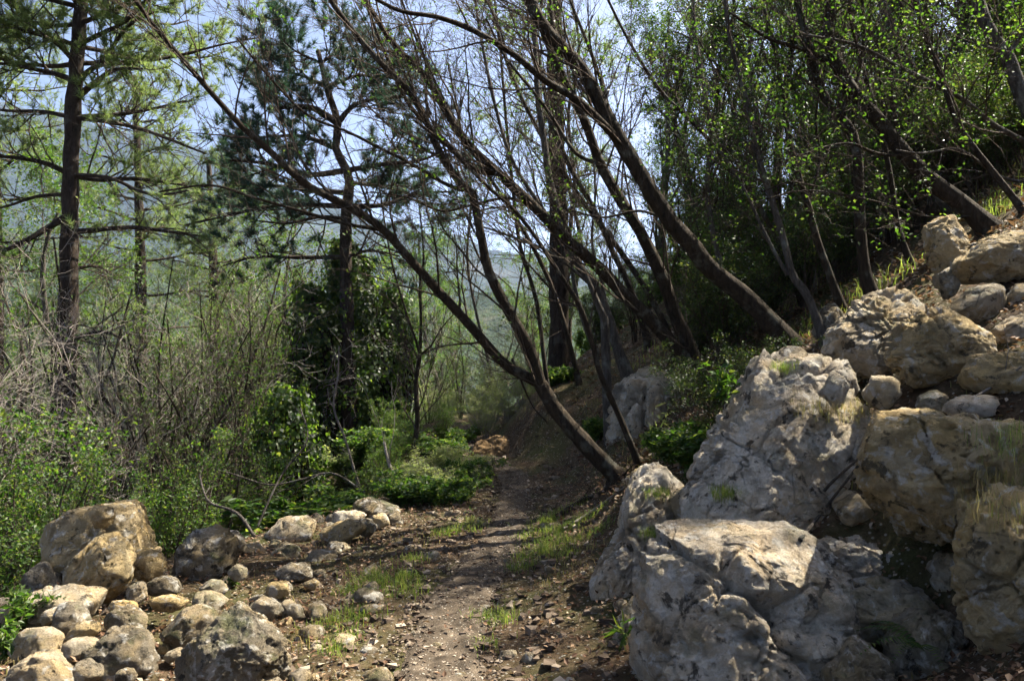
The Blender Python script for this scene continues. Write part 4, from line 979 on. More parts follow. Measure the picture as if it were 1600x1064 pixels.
# kinds
tw_shrubs = [shrub_proto('bare_shrub', 4.6, 6, 1.5, (7, 5, 3), ((0.8, 2.0), (0.4, 1.0), (0.15, 0.45)), 'bark_pale', 'leaf_pale', 500, 0.03, up=0.08, r0=0.035, stem='bark'),
             shrub_proto('bare_shrub', 3.8, 6, 1.7, (7, 5, 3), ((0.7, 1.8), (0.3, 0.9), (0.15, 0.4)), 'bark_pale', 'leaf_spring', 350, 0.035, up=0.03, r0=0.03, stem='bark'),
             shrub_proto('bare_shrub', 4.8, 5, 1.0, (9, 6, 4), ((0.6, 1.7), (0.3, 0.8), (0.15, 0.35)), 'bark_twig', 'leaf_spring', 2200, 0.045, up=0.1, r0=0.035, stem='bark')]
pale_shrub = shrub_proto('pale_shrub', 2.2, 10, 1.1, (7, 5, 3), ((0.4, 0.9), (0.2, 0.5), (0.1, 0.25)), 'bark_pale', 'leaf_pale', 7000, 0.045)  # pale leaf colour stands in for sunlight on bushes past the bend
low_pale = shrub_proto('pale_shrub', 0.8, 12, 0.7, (6, 5, 3), ((0.2, 0.45), (0.1, 0.28), (0.06, 0.14)), 'bark_pale', 'leaf_pale', 4500, 0.06, up=0.15)  # low kind, sunlit brightness likewise put into the leaf colour
gr_shrubs = [shrub_proto('leafy_shrub', 2.4, 9, 1.0, (7, 5, 3), ((0.4, 1.0), (0.2, 0.5), (0.1, 0.25)), 'bark_twig', 'leaf_bush', 7000, 0.045),
             shrub_proto('leafy_shrub', 2.0, 10, 1.1, (7, 5, 3), ((0.4, 0.9), (0.2, 0.5), (0.1, 0.25)), 'bark_twig', 'leaf_dark', 8000, 0.045),
             shrub_proto('leafy_shrub', 1.0, 12, 0.9, (7, 5, 3), ((0.2, 0.5), (0.12, 0.3), (0.06, 0.15)), 'bark_twig', 'leaf_bush', 6500, 0.10, up=0.12), low_pale]
lf = [leafy_proto('leafy_tree', 7.5, 1.9, 'leaf_spring', 18000, 0.048), leafy_proto('leafy_tree', 8.5, 2.1, 'leaf_dark', 24000, 0.055, 'bark'),
      leafy_proto('leafy_tree', 6.5, 1.8, 'leaf_bush', 19000, 0.048, 'bark')]

def ok_left(x, y): return x < float(smooth_interp(np.array([y]), PY, EX)[0]) - 0.5
# left thicket
r2 = np.random.default_rng(21)
cnt = 0
while cnt < 42:
    y = r2.uniform(8.6, 19); px = r2.uniform(-200, 470); x = (px - 800) / F * y
    if not ok_left(x, y) or (abs(px - 105) < 45 and y < 13.8): continue
    k = r2.choice([0, 1, 2], p=[0.34, 0.28, 0.38]); g = gz1(x, y)
    top = CAMZ + (532 - r2.uniform(340, 520)) / F * y
    sc = np.clip((top - g) / 4.6, 0.5, 1.5)
    place(tw_shrubs[k], (x, y, g), None, sc, ['pale bare twiggy shrub in the tangled thicket left of the ivy mass', 'pale budding twiggy shrub in the tangled thicket left of the ivy mass',
          'green flecked twiggy shrub in the tangled thicket left of the ivy mass'][k], ['pale bare thicket shrubs', 'budding thicket shrubs', 'green flecked thicket shrubs'][k]); cnt += 1
cnt = 0
while cnt < 24:
    y = r2.uniform(6.6, 13); px = r2.uniform(-200, 440); x = (px - 800) / F * y
    if not ok_left(x, y): continue
    k = r2.choice([0, 1]); g = gz1(x, y)
    top = CAMZ + (532 - r2.uniform(675, 770)) / F * y
    sc = np.clip((top - g) / 2.4, 0.5, 1.7)
    place(gr_shrubs[k], (x, y, g), None, sc, ['fresh green leafy bush behind the left rock heap', 'dark evergreen bush behind the left rock heap'][k],
          ['fresh green bushes behind the left rocks', 'dark evergreen bushes behind the left rocks'][k]); cnt += 1
# bushes beside the path and beyond its bend
def shrub_at(k, px, py, Y, top, label, group=None, protos=gr_shrubs, h=(2.4, 2.0, 1.0, 0.8), wide=1.0):
    x = (px - 800) / F * Y; g = gz1(x, Y)
    hh = CAMZ - (top - 532) / F * Y - g
    o = place(protos[k], (x, Y, g), None, max(0.3, hh / h[k]), label, group)
    o.scale = (o.scale[0] * wide, o.scale[1] * wide, o.scale[2]); return o
for k, px, Y, top, w, lb in ((3, 690, 8.6, 722, 1.6, 'bright low bush left of the path bend'), (3, 640, 9.4, 720, 1.6, 'low sunlit bush at the foot of the pale leaning stem'),
        (2, 735, 9.0, 742, 1.2, 'low leafy bush touching the left path edge'), (2, 650, 8.0, 765, 1.7, 'small dark leaved bush behind the broad olive boulder'), (2, 705, 8.0, 785, 1.2, 'small bush in the shade left of the path'),
        (3, 655, 8.9, 728, 1.5, 'yellow green sunlit bush beside the path bend'), (3, 735, 9.6, 722, 1.5, 'pale green bush at the far left path edge'),
        (0, 600, 9.6, 690, 1.0, 'rounded bush against the foot of the tall ivy mass'), (3, 690, 10.2, 690, 1.4, 'pale bush behind the bright low bush'), (2, 560, 8.8, 760, 1.8, 'dark scrub behind the flat grey block'),
        (2, 490, 8.4, 770, 2.0, 'brown green scrub behind the large tan boulder'), (2, 705, 11.0, 700, 1.3, 'sunlit bush left of the bare earth bank')):
    shrub_at(k, px, 0, Y, top, lb, wide=w)
for k, px, Y, top, w, lb in ((0, 640, 11.5, 690, 1.2, 'leafy bush around the foot of the small forked tree'), (0, 690, 12.6, 660, 1.2, 'sunlit bush behind the small forked tree'), (0, 600, 12.6, 670, 1.1, 'bush under the sunlit ivy veil'), (2, 670, 11.4, 715, 1.6, 'low green bush filling the gap left of the path end'), (2, 715, 12.6, 690, 1.6, 'low bush at the far left edge of the path end'), (0, 575, 9.9, 705, 1.2, 'bush covering the slope below the sunlit ivy veil'), (0, 612, 10.4, 695, 1.2, 'bush hiding the slope right of the tall ivy mass'), (3, 615, 9.3, 742, 1.6, 'low pale bush behind the broad olive boulder')):
    shrub_at(k, px, 0, Y, top, lb, wide=w)
for (px, Y, top, k, lb) in ((700, 14.5, 640, 0, 'hazy green bush far down the path'), (750, 14, 600, 0, 'sunlit bush on the spur beyond the path bend'), (790, 13, 590, 2, 'low sunlit bush on top of the bare earth bank'),
                         (830, 13.2, 580, 2, 'low bush on the spur left of the pine bole'), (770, 16, 560, 0, 'tall sunlit bush behind the spur'), (680, 18, 600, 0, 'tall hazy bush right of the small forked tree'),
                         (720, 21, 560, 1, 'distant evergreen bush down the valley'), (815, 12.3, 620, 2, 'grassy bush overhanging the bare earth bank'), (760, 12.8, 640, 2, 'small sunlit bush at the end of the path')):
    shrub_at(0 if k != 1 else 1, px, 0, Y, top, lb, protos=[pale_shrub] if k != 1 else gr_shrubs, h=(2.2, 2.0), wide=1.2)
for px, Y, top, w, k, lb in ((940, 9.4, 665, 1.3, 2, 'low dark bush left of the large slope boulder'), (870, 11.8, 620, 1.4, 2, 'low bush at the foot of the straight pine bole')):
    shrub_at(k, px, 0, Y, top, lb, wide=w)
for (px, Y, top, lb) in ((720, 17, 480, 'bare twiggy shrub behind the small forked tree'), (670, 16, 500, 'bare shrub between the ivy and the spur'), (780, 19, 450, 'bare grey shrub behind the spur'), (640, 20, 430, 'tall bare shrub behind the small forked tree'),
                     (840, 20, 430, 'bare shrub far behind the forked arching tree')):
    x = (px - 800) / F * Y; g = gz1(x, Y); place(tw_shrubs[0], (x, Y, g), None, (CAMZ - (top - 532) / F * Y - g) / 4.6, lb)
for k, px, py, lb in ((3, 540, 748, 'low pale bush at the foot of the tall ivy mass'), (2, 562, 735, 'low green bush on the slope left of the cut stem'), (3, 580, 722, 'pale bush on the slope under the ivy veil'), (2, 598, 712, 'green bush on the slope behind the cut stem'), (2, 618, 700, 'small green bush left of the small forked tree')):
    Yg = ray_ground(px, py)
    if Yg: shrub_at(k, px, 0, Yg, py - 40, lb, wide=2.0)
# understory on the right slope
cnt = 0
while cnt < 85:
    y = r2.uniform(8.3, 20); px = r2.uniform(900, 1640); x = (px - 800) / F * y
    if x - float(path_x(np.array([y]))[0]) < 1.6 or (x < 2.4 and 9.8 < y < 13.2): continue
    k = r2.choice([0, 1, 1, 1, 2]); g = gz1(x, y)
    place(gr_shrubs[k], (x, y, g), None, r2.uniform(0.35, 0.8), ['leafy green understory shrub on the wooded right slope', 'dark evergreen understory shrub on the wooded right slope', 'low leafy undergrowth on the wooded right slope'][k],
          ['green understory shrubs', 'evergreen understory shrubs', 'low undergrowth shrubs'][k]); cnt += 1
for i, (px, Y, k, sc) in enumerate(((1480, 9.2, 1, 0.7), (1530, 8.6, 1, 0.6), (1580, 9.4, 0, 0.7), (1560, 10.4, 1, 0.9), (1610, 8.2, 1, 0.6), (1500, 11, 1, 0.9), (1590, 11.6, 1, 1.0), (1440, 10.6, 1, 0.8), (1625, 9.8, 1, 0.9), (1400, 8.9, 1, 0.5))):
    x = (px - 800) / F * Y
    place(gr_shrubs[k], (x, Y, gz1(x, Y)), None, sc, ['leafy green understory shrub on the wooded right slope', 'dark evergreen understory shrub on the wooded right slope'][k], ['green understory shrubs', 'evergreen understory shrubs'][k])
cnt = 0
while cnt < 16:
    y = r2.uniform(8, 18); px = r2.uniform(900, 1640); x = (px - 800) / F * y
    if x - float(path_x(np.array([y]))[0]) < 2: continue
    g = gz1(x, y); place(tw_shrubs[2], (x, y, g), None, r2.uniform(0.35, 0.75), 'bare sapling clump on the wooded right slope', 'bare sapling clumps', (0, r2.uniform(-0.5, 0))); cnt += 1
for px, Y, top, w, k, lb in ((1150, 5.5, 600, 1.5, 1, 'dark green bush growing behind the inclined slab'), (1200, 5.8, 555, 1.3, 1, 'leafy bush at the foot of the thickest leaning trunk'), (1110, 5.6, 660, 1.6, 2, 'small bush between slope boulder and inclined slab'),
                   (1060, 6.4, 680, 1.4, 2, 'thin leafy bush in front of the large slope boulder'), (1130, 6.5, 600, 1.5, 1, 'dark bush right of the large slope boulder')):
    shrub_at(k, px, 0, Y, top, lb, wide=w)
# wood behind and above
spots = [(3.2, 17.4, 0, 0.9), (4.1, 18.8, 1, 0.95), (7.0, 12.4, 1, 0.7), (8.4, 12.8, 1, 0.7), (7.8, 16.6, 1, 0.82), (10.2, 14, 1, 0.9), (13.5, 19, 1, 1.1), (8.8, 15.2, 1, 0.82), (11, 19, 1, 1.15), (7.2, 19, 1, 1.15), (7.2, 17.8, 1, 0.82), (9.4, 12.2, 2, 0.7), (9.6, 18.2, 1, 1.0), (12.5, 15.5, 1, 1.0), (6.8, 13.2, 2, 0.7), (11.4, 13.2, 2, 0.9), (8.0, 17.5, 0, 0.82), (8.8, 14.5, 1, 0.82), (6.2, 17.5, 2, 1.1), (11.5, 17.0, 0, 1.1), (6.6, 23, 1, 1.1), (9, 21, 2, 1.15), (5.4, 28, 0, 1.1), (14, 22, 1, 1.1), (7, 27, 1, 1.2), (13, 28, 0, 1.2), (7.0, 14.5, 1, 0.82), (10, 15, 1, 1.0), (6.6, 20, 1, 1.1), (5.2, 19.5, 1, 1.0), (12, 19.5, 1, 1.1), (5.5, 24, 1, 1.2), (9.5, 25, 1, 1.2), (2.0, 28, 1, 1.2), (16, 26, 1, 1.2)]
for i, (x, y, k, sc) in enumerate(spots):
    place(lf[k], (x, y, gz1(x, y)), None, sc, ['spring green leafy tree in the wood on the right slope', 'dark evergreen tree in the wood on the right slope', 'bushy green tree in the wood on the right slope'][k],
          ['spring green slope trees', 'dark evergreen slope trees', 'bushy slope trees'][k], (0, -0.12))
for x, y, k, lb in ((5.6, 5.6, 1, 'dark evergreen tree overhanging the outcrop from the right'), (7.6, 6.8, 1, 'evergreen tree beyond the upper right edge'), (5.9, 3.6, 2, 'bushy tree overhanging the bottom right boulders')):
    place(lf[k], (x, y, gz1(x, y)), None, 1.0, lb, None, (0, -0.1))
# valley trees on the left
vs = [(-11, 20, 0, 1.5), (-15, 24, 2, 1.6), (-8.5, 27, 0, 1.6), (-19, 30, 2, 1.7), (-13, 34, 0, 1.8), (-5.5, 30, 2, 1.5), (-24, 36, 0, 1.9), (-2.5, 34, 0, 1.5), (-9, 42, 2, 1.9), (-18, 45, 0, 2.0), (1.5, 40, 2, 1.5), (-4, 48, 2, 1.9), (-28, 50, 2, 2.1), (4, 52, 0, 1.7)]
for x, y, k, sc in vs:
    place(lf[k], (x, y, gz1(x, y)), None, sc, ['spring green tree on the valley slope behind the left thicket', '', 'bushy green tree on the valley slope behind the left thicket'][k], ['spring green valley trees', '', 'bushy valley trees'][k])

# say where each scattered plant stands, and in which row from the front
cols = [(-999, 'at the left edge'), (70, 'in line with the far left pine'), (140, 'just right of the far left pine'), (240, 'midway between far left pine and ivy'), (340, 'near the dark ivy heap'), (430, 'behind the ivy mass'),
        (600, 'beyond the small forked tree'), (720, 'beyond the path bend'), (880, 'behind the straight pine bole'), (960, 'behind the twin stemmed tree'), (1060, 'behind the thickest leaning trunk'), (1180, 'above the inclined slab'),
        (1290, 'behind the slim elbowed trunk'), (1400, 'behind the grey bending trunk'), (1500, 'behind the upright pointed stone'), (1600, 'at the right edge')]
order = ['nearest', 'second nearest', 'third nearest', 'fourth nearest', 'fifth nearest', 'sixth nearest', 'seventh nearest', 'eighth nearest', 'ninth nearest', 'tenth nearest', 'eleventh nearest', 'twelfth nearest', 'thirteenth nearest', 'fourteenth nearest', 'fifteenth nearest', 'farthest']
KIND = {'pale bare': 'pale bare thicket shrub', 'pale budding': 'pale budding thicket shrub', 'green flecked': 'green flecked thicket shrub', 'fresh green': 'fresh green bush behind left rocks', 'dark evergreen bush': 'dark evergreen bush behind left rocks',
        'leafy green under': 'green understory shrub', 'dark evergreen under': 'dark evergreen understory shrub', 'low leafy': 'low slope undergrowth', 'bare sapling': 'bare slope sapling clump', 'spring green leafy': 'spring green slope tree',
        'dark evergreen tree': 'dark evergreen slope tree', 'bushy green tree in': 'bushy slope tree', 'spring green tree on': 'spring green valley tree', 'bushy green tree on': 'bushy valley tree'}
byc = {}
for o, lb in SCAT:
    px = 800 + F * o.location.x / o.location.y; ci = max(i for i, c_ in enumerate(cols) if px >= c_[0])
    kd = next(v for k_, v in KIND.items() if lb.startswith(k_)); byc.setdefault((kd, ci), []).append(o)
for (kd, ci), lst in byc.items():
    lst.sort(key=lambda o: o.location.y)
    for i, o in enumerate(lst):
        o['label'] = kd + ' ' + cols[ci][1] if len(lst) == 1 else order[min(i, 15)] + ' ' + kd + ' ' + cols[ci][1]

# ------------------------------------------------------------------ ground cover
def scatter(n, x0, x1, y0, y1, dens):
    x = rng.uniform(x0, x1, n * 4); y = y0 + (y1 - y0) * rng.random(n * 4) ** 1.5
    k = rng.random(n * 4) < dens(x, y); x, y = x[k][:n], y[k][:n]
    return x, y
def pebbles(x, y, size, seed, lift=0.2):
    r_ = np.random.default_rng(seed); n = len(x)
    cube = np.array([(a, b, c) for a in (-1, 1) for b in (-1, 1) for c in (-1, 1)], float) * np.array([1, 0.85, 0.6])
    q = np.array([(0, 1, 3, 2), (4, 6, 7, 5), (0, 4, 5, 1), (2, 3, 7, 6), (0, 2, 6, 4), (1, 5, 7, 3)])
    V = cube[None] * (1 + 0.35 * r_.normal(size=(n, 8, 1))) + 0.18 * r_.normal(size=(n, 8, 3)); a = r_.random(n) * 6.28
    c, s = np.cos(a)[:, None], np.sin(a)[:, None]
    V = np.stack([V[..., 0] * c - V[..., 1] * s, V[..., 0] * s + V[..., 1] * c, V[..., 2]], -1) * size[:, None, None]
    V += np.stack([x, y, gz(x, y) + size * lift], 1)[:, None]
    return V.reshape(-1, 3), (np.arange(n)[:, None, None] * 8 + q[None]).reshape(-1, 4)
reseed('ground cover')
dpath = lambda x, y: x - path_x(y)
x, y = scatter(5000, -3.4, 1.6, 2.6, 11, lambda x, y: np.clip(1.1 - np.abs(dpath(x, y) + 0.2) / 1.6, 0.12, 1))
V, Q = pebbles(x, y, 0.004 + 0.022 * rng.random(len(x)) ** 3 , 5, 0.2)
tag(link('gravel', mesh_np('gravel', V, None, Q, M['gravel'], False)), 'pale gravel strewn over the path and its edges', 'gravel', kind='stuff')
x, y = scatter(3500, -1.2, 1.0, 2.8, 9, lambda x, y: (np.abs(dpath(x, y)) < 0.3) * 1.0)
V, Q = pebbles(x, y, 0.002 + 0.007 * rng.random(len(x)) ** 2, 6, 1.2); V[:, 2] += 0.012
tag(link('gravel', mesh_np('gravel', V, None, Q, M['gravel'], False)), 'fine grit on the trodden strip of the path', 'gravel', kind='stuff')
def litter(name, label, n, x0, x1, y0, y1, dens, size):
    x, y = scatter(n, x0, x1, y0, y1, dens)
    z = gz(x, y) + 0.012 + 0.03 * rng.random(len(x)) ** 2
    V, T = leaf_verts(np.stack([x, y, z], 1), size, 0.6, 0.9, 0, 0.2)
    return tag(link(name, mesh_np(name, V, T, None, M['litter'], False)), label, 'leaf litter', kind='stuff')
litter('leaf_litter', 'brown dead leaves scattered beside the path', 24000, -3.4, 3.2, 2.6, 10, lambda x, y: np.clip(np.abs(dpath(x, y)) * 1.3 - 0.15, 0.15, 1), 0.034)
litter('leaf_litter', 'brown dead leaves covering the wooded right slope', 16000, 0.8, 10, 6, 18, lambda x, y: (dpath(x, y) > 0.6) * 1.0, 0.07)

dg = None
def hit(px, py):
    global dg
    dg = dg or bpy.context.evaluated_depsgraph_get()
    d = Vector(((px - 800) / F, 1, -(py - 532) / F)).normalized()
    o = Vector((0, 0, CAMZ)); 
    for _ in range(30):
        ok, loc, nor, i, ob, m = scene.ray_cast(dg, o, d)
        if not ok: return None
        if ob.name.split('.')[0] in ('boulder', 'rock_slab', 'rock_block', 'rock_rib', 'ground', 'path'): return np.array(loc)
        o = loc + d * 0.02
    return None
def blades(P, h, w, lean=0.5, droop=0.5):
    n = len(P); a = rng.random(n) * 6.283; d = np.stack([np.cos(a), np.sin(a), 0 * a], 1); s = np.stack([-np.sin(a), np.cos(a), 0 * a], 1)
    H = (h * rng.uniform(0.5, 1.15, n))[:, None]; l = (lean * rng.random(n))[:, None]; up = np.array([[0, 0, 1.]])
    p0 = P - up * 0.01; p1 = P + up * H * 0.55 + d * H * l * 0.35; p2 = P + up * H * (1 - droop * l * 0.8) + d * H * l * 1.1
    V = np.stack([p0 + s * w, p0 - s * w, p1 + s * w * 0.8, p1 - s * w * 0.8, p2], 1).reshape(-1, 3); b = np.arange(n)[:, None] * 5
    T = np.concatenate([b + np.array([[0, 1, 3]]), b + np.array([[0, 3, 2]]), b + np.array([[2, 3, 4]])]); return V, T
def ground_clumps(cl, per, h, rad):
    out = []
    for (px, py, k) in cl:
        Y = ray_ground(px, py)
        if not Y: continue
        q = at(px, py, Y); m = int(per * k); xy = q[:2] + rng.normal(size=(m, 2)) * rad * k ** 0.5
        out.append(np.column_stack([xy, gz(xy[:, 0], xy[:, 1])]))
    return np.vstack(out)
gcl = [(600, 912, 1.5), (575, 905, 1), (625, 922, 1), (640, 905, .6), (550, 925, .7), (770, 968, .7), (780, 975, .4), (530, 975, .6), (560, 965, .6), (500, 985, .5), (640, 880, .4), (655, 876, .4),
       (850, 850, 1), (870, 835, 1), (890, 825, 1), (830, 870, .9), (905, 815, .8), (860, 860, .8), (815, 890, .6), (880, 850, .7), (840, 830, .8), (925, 840, .5), (690, 835, .6), (705, 832, .5), (745, 820, .6), (730, 828, .5),
       (900, 790, .7), (870, 805, .7), (850, 815, .6), (880, 870, .5), (545, 1000, .4), (520, 1020, .4), (760, 1010, .3), (930, 805, .5), (940, 830, .4), (820, 845, .5)]
V, T = blades(ground_clumps(gcl, 190, 0.1, 0.085), 0.075, 0.002, 1.1)
tag(link('grass', mesh_np('grass', V, T, None, M['grass'], False)), 'short green grass growing along the path edges', 'grass', kind='stuff')
xx, yy = scatter(9000, -3.0, 2.4, 3.0, 14, lambda x, y: np.clip(fbm(np.stack([x * 1.3, y * 1.3, 0 * x], 1), 2, 60) * 2.2 - 0.2, 0, 1) * (np.abs(dpath(x, y)) > 0.45))
V, T = blades(np.column_stack([xx, yy, gz(xx, yy)]), 0.07, 0.0025, 1.0)
tag(link('grass', mesh_np('grass', V, T, None, M['dry_grass'], False)), 'thin yellowing grass between the stones', 'grass', kind='stuff')
xx, yy = scatter(3000, 1.5, 9, 7, 20, lambda x, y: np.clip(fbm(np.stack([x * 0.8, y * 0.8, 0 * x], 1), 2, 61) * 2.2 - 0.2, 0, 1) * (dpath(x, y) > 0.8))
V, T = blades(np.column_stack([xx, yy, gz(xx, yy)]), 0.16, 0.004, 1.0)
tag(link('grass', mesh_np('grass', V, T, None, M['grass'], False)), 'sparse grass on the wooded right slope', 'grass', kind='stuff')

def tuft(px, py, n, h, label, mat='grass', rad=0.045, lean=1.6, w=0.001):
    q = hit(px, py)
    if q is None: return
    reseed(label); n *= 2
    P = q + np.clip(rng.normal(size=(n, 3)), -1.7, 1.7) * np.array([rad, rad, rad * 0.35]); P[:, 2] -= 0.01
    V, T = blades(P, h, w, lean)
    o = link('grass_tuft', mesh_np('grass_tuft', V - q, T, None, M[mat], False), None, q); tag(o, label, 'grass tuft', kind='stuff')
tuft(1025, 768, 93, 0.045, 'small green tuft on the mossy capped stone')
tuft(1020, 832, 156, 0.054, 'yellow green tuft in the crack left of the inclined slab')
tuft(1135, 770, 187, 0.059, 'grass tuft growing on the inclined slab edge')
tuft(1280, 640, 187, 0.059, 'olive grass tuft on the ridge of the inclined slab', 'dry_grass', 0.09)
tuft(1320, 640, 156, 0.059, 'drooping dry tuft left of the small pointed stone', 'dry_grass', 0.09)
tuft(1225, 575, 124, 0.059, 'green tuft at the top end of the inclined slab')
tuft(1550, 745, 202, 0.065, 'long dry grass hanging over the large overhanging boulder', 'dry_grass', 0.09, 1.3)
tuft(1575, 690, 202, 0.065, 'green and straw grass tuft at the right edge', 'grass', 0.10, 1.2)
tuft(1590, 800, 156, 0.065, 'dry grass above the bottom right corner boulder', 'dry_grass', 0.10, 1.4)
tuft(1570, 330, 156, 0.099, 'bright grass tuft on the slope above the flat pale boulder', 'grass', 0.12)

# ------------------------------------------------------------------ loose stones, sticks, sprigs
stone_me = []
for i in range(5):
    th = np.linspace(0, 2 * math.pi, 10)[:-1]; rr_ = 70 * np.random.default_rng(70 + i).uniform(0.75, 1.15, 9)
    V, Q = rock_verts(np.stack([800 + rr_ * np.cos(th) * 1.25, 532 + rr_ * np.sin(th) * 0.8], 1), 2.0, 0.9, 7, 900 + i * 7, 2.4, (0, 0), 5, 0.9)
    V = V - V.mean(0); V /= np.abs(V).max(); stone_me.append(mesh_np('stone', V, None, Q, M[['rock', 'rock_dark', 'rock_ochre', 'rock_dark', 'rock'][i]]))
def stones(n, x0, x1, y0, y1, s0, s1, dens, label, group):
    x, y = scatter(n, x0, x1, y0, y1, dens)
    for a_, b_ in zip(x, y):
        k_ = random.randrange(5); sz = s0 + (s1 - s0) * random.random() ** 2
        o = link('stone', stone_me[k_], None, (a_, b_, gz1(a_, b_) + sz * 0.08)); o.scale = (sz, sz, sz); o.rotation_euler = (random.uniform(-.4, .4), random.uniform(-.4, .4), random.random() * 6.28)
        tag(o, label, 'stone', group)
stones(150, -3.2, -0.45, 3.6, 7.6, 0.025, 0.10, lambda x, y: (x > smooth_interp(y, PY, EX) - 0.3) * (dpath(x, y) < -0.3) * 1.0, 'small loose stone among the boulders left of the path', 'loose stones of the left heap')
stones(25, -0.8, 0.5, 3.4, 9, 0.02, 0.055, lambda x, y: (np.abs(dpath(x, y)) < 0.42) * 1.0, 'small stone lying on the trodden path', 'stones on the path')
stones(30, 0.0, 1.0, 3.4, 8, 0.02, 0.06, lambda x, y: (dpath(x, y) > 0.4) * 1.0, 'small stone on the verge right of the path', 'stones on the right verge')

def stick(label, pts, w0, w1, dY, mat='dead_wood', tw=0, lift=0.02, name='fallen_branch'):
    A = []
    for i, (px, py) in enumerate(pts):
        q = hit(px, py) if not isinstance(dY, tuple) else at(px, py, dY[0] + (dY[1] - dY[0]) * i / (len(pts) - 1))
        if q is not None: q = q.copy(); q[2] += lift; A.append(q)
    P = catmull(np.array(A), 20); Y0 = P[0, 1]; rad = np.linspace(w0, w1, 20) / 2 / F * Y0
    root = empty(name, P[0]); tag(root, label, 'branch')
    V, T, Q = limb_mesh(P, rad, 7, 0.2, len(pts)); part('main_stem', V, T, Q, M[mat], root)
    if tw:
        P1, R1 = grow(P[None], rad[None], tw, (0.15, 0.5), (25, 60), 0.1, 0.15, 0.2, 1, 5, 0.6, 0.01); P2, R2 = grow(P1, R1, 3, (0.08, 0.25), (25, 60), 0.1, 0.2, 0.2, 1, 4, 0.6, 0.005)
        V, Q = cat_tubes([(P1, R1), (P2, R2)], 4); part('twigs', V, None, Q, M[mat], root, True, 'stuff')
stick('dark stick lying across the gap beside the overhanging boulder', [(1250, 850), (1285, 805), (1340, 735)], 7, 4, None, 'bark_grey')
stick('second dark stick just left of the overhanging boulder', [(1262, 820), (1290, 770), (1345, 720)], 6, 3, None, 'bark_grey')
stick('crooked root like branch at the base of the forked arching tree', [(870, 810), (910, 785), (945, 770), (975, 745)], 9, 5, None, 'bark', 3)
stick('thin fallen branch on the right verge', [(880, 830), (920, 805), (975, 765)], 5, 3, None, 'dead_wood', 2)
stick('pale curved dead branch rising behind the broad brown boulder', [(398, 842), (370, 805), (330, 790), (318, 770), (312, 745)], 6, 3, (6.5, 6.9), 'bark_grey', 4)
stick('long dead branch lying in front of the dark ivy heap', [(570, 772), (520, 742), (470, 752), (420, 760), (360, 742), (330, 735)], 4, 2, (9.0, 8.4), 'bark_grey', 7)
stick('dead bleached branch rising in front of the tall ivy mass', [(560, 760), (540, 690), (522, 640), (528, 590), (530, 545)], 5, 2, (10.5, 10.2), 'dead_wood', 8)
stick('bleached leaning branch in the thicket beside the ivy', [(400, 830), (440, 745), (480, 690), (470, 640)], 4, 2, (8.2, 9.2), 'bark_grey', 8)
stick('grey branch lying right of the large overhanging boulder', [(1500, 640), (1550, 610), (1595, 580)], 5, 3, None, 'dead_wood', 2)
def sprig(label, px, py, h, stems, leaves, ll, lw, mat, name='plant', lean=0.35, q=None):
    q = hit(px, py) if q is None else q
    if q is None: return
    reseed(label)
    root = empty(name, q); tag(root, label, 'plant'); P = []
    for i in range(stems):
        a = random.random() * 6.28; d = np.array([math.cos(a), math.sin(a), 0]) * lean * h * random.random(); t = np.linspace(0, 1, 4)[:, None]
        P.append(q + d * t ** 1.4 + np.array([0, 0, h * random.uniform(0.6, 1)]) * t)
    P = np.stack(P); V, Q = tubes(P, np.repeat(np.linspace(0.004, 0.002, 4)[None], stems, 0), 4); part('stems', V, None, Q, M['bark_twig'], root, True)
    V, T = leaf_verts(on_lines(P, leaves, 0.012, 0.25), ll, lw, 0.25, -0.25); part('leaves', V, T, None, M[mat], root, False, 'stuff')
sprig('slender narrow leaved sprig in front of the large slope boulder', 1020, 700, 0.45, 4, 60, 0.12, 0.14, 'leaf_pale')
sprig('small narrow leaved sprig in the crack beside the massive block', 975, 1005, 0.12, 3, 30, 0.09, 0.16, 'leaf_bush')
sprig('fresh green weed at the lower left edge', 25, 985, 0.25, 10, 400, 0.05, 0.5, 'leaf_spring', lean=1.0)
sprig('low green weed in the bottom left corner', 10, 1030, 0.2, 8, 220, 0.05, 0.5, 'leaf_spring', lean=1.0)
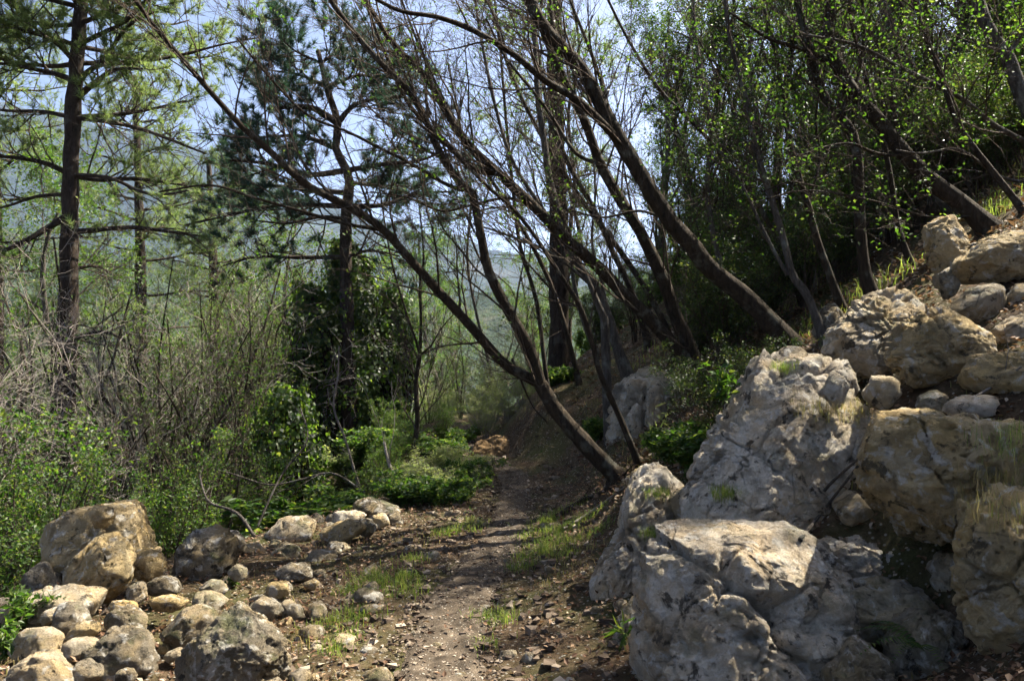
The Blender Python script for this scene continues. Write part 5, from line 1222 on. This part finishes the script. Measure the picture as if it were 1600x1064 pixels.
sprig('dark trailing weed between stones left of the path', 560, 965, 0.14, 8, 260, 0.035, 0.5, 'leaf_dark', lean=1.3)
sprig('tiny green weed at foot of the broad brown boulder', 365, 918, 0.07, 6, 90, 0.03, 0.5, 'leaf_spring', lean=1.0)
sprig('broad leaved weed growing under the thickest leaning trunk', 1130, 640, 0.3, 8, 240, 0.05, 0.55, 'leaf_bush', lean=0.9)
def fern(label, px, py, n, L):
    q = hit(px, py)
    if q is None: return
    root = empty('fern', q); tag(root, label, 'fern')
    for i in range(n):
        a = random.uniform(0, 6.28); d = np.array([math.cos(a), math.sin(a), 0]); t = np.linspace(0, 1, 16)[:, None]; l = L * random.uniform(0.7, 1)
        P = q + d * l * t + np.array([0, 0, 1]) * l * (0.75 * t - 0.75 * t * t); s_ = np.array([-d[1], d[0], 0.0])
        Vs, T = [], []
        for j in range(1, 16):
            w_ = l * 0.2 * (1 - (j / 16) ** 1.5) + 0.004
            for sg in (-1, 1):
                b_ = len(Vs); Vs += [P[j] - d * l * 0.022, P[j] + d * l * 0.022, P[j] + s_ * sg * w_ + d * l * 0.03 - np.array([0, 0, w_ * 0.25])]; T.append((b_, b_ + 1, b_ + 2))
        part('frond', np.array(Vs), np.array(T), None, M['leaf_bush'], root, False)
fern('dark green fern in the hollow of the outcrop', 1440, 1010, 7, 0.28)

# ------------------------------------------------------------------ haze
hz = np.array([(x, y, z) for x in (-4000, 4000) for y in (-3400, 3600) for z in (-70, 470)], float)
hq = np.array([(0, 1, 3, 2), (4, 6, 7, 5), (0, 4, 5, 1), (2, 3, 7, 6), (0, 2, 6, 4), (1, 5, 7, 3)])
n = NT('valley_haze'); v = n.n('VolumePrincipled'); v.inputs['Color'].default_value = (0.46, 0.62, 1.0, 1); v.inputs['Density'].default_value = 0.00015
v.inputs['Anisotropy'].default_value = 0.35
n.l(v.outputs[0], n.out.inputs['Volume'])
tag(link('haze', mesh_np('haze', hz, None, hq, n.m, False)), 'thin blue valley haze', 'haze', kind='stuff')
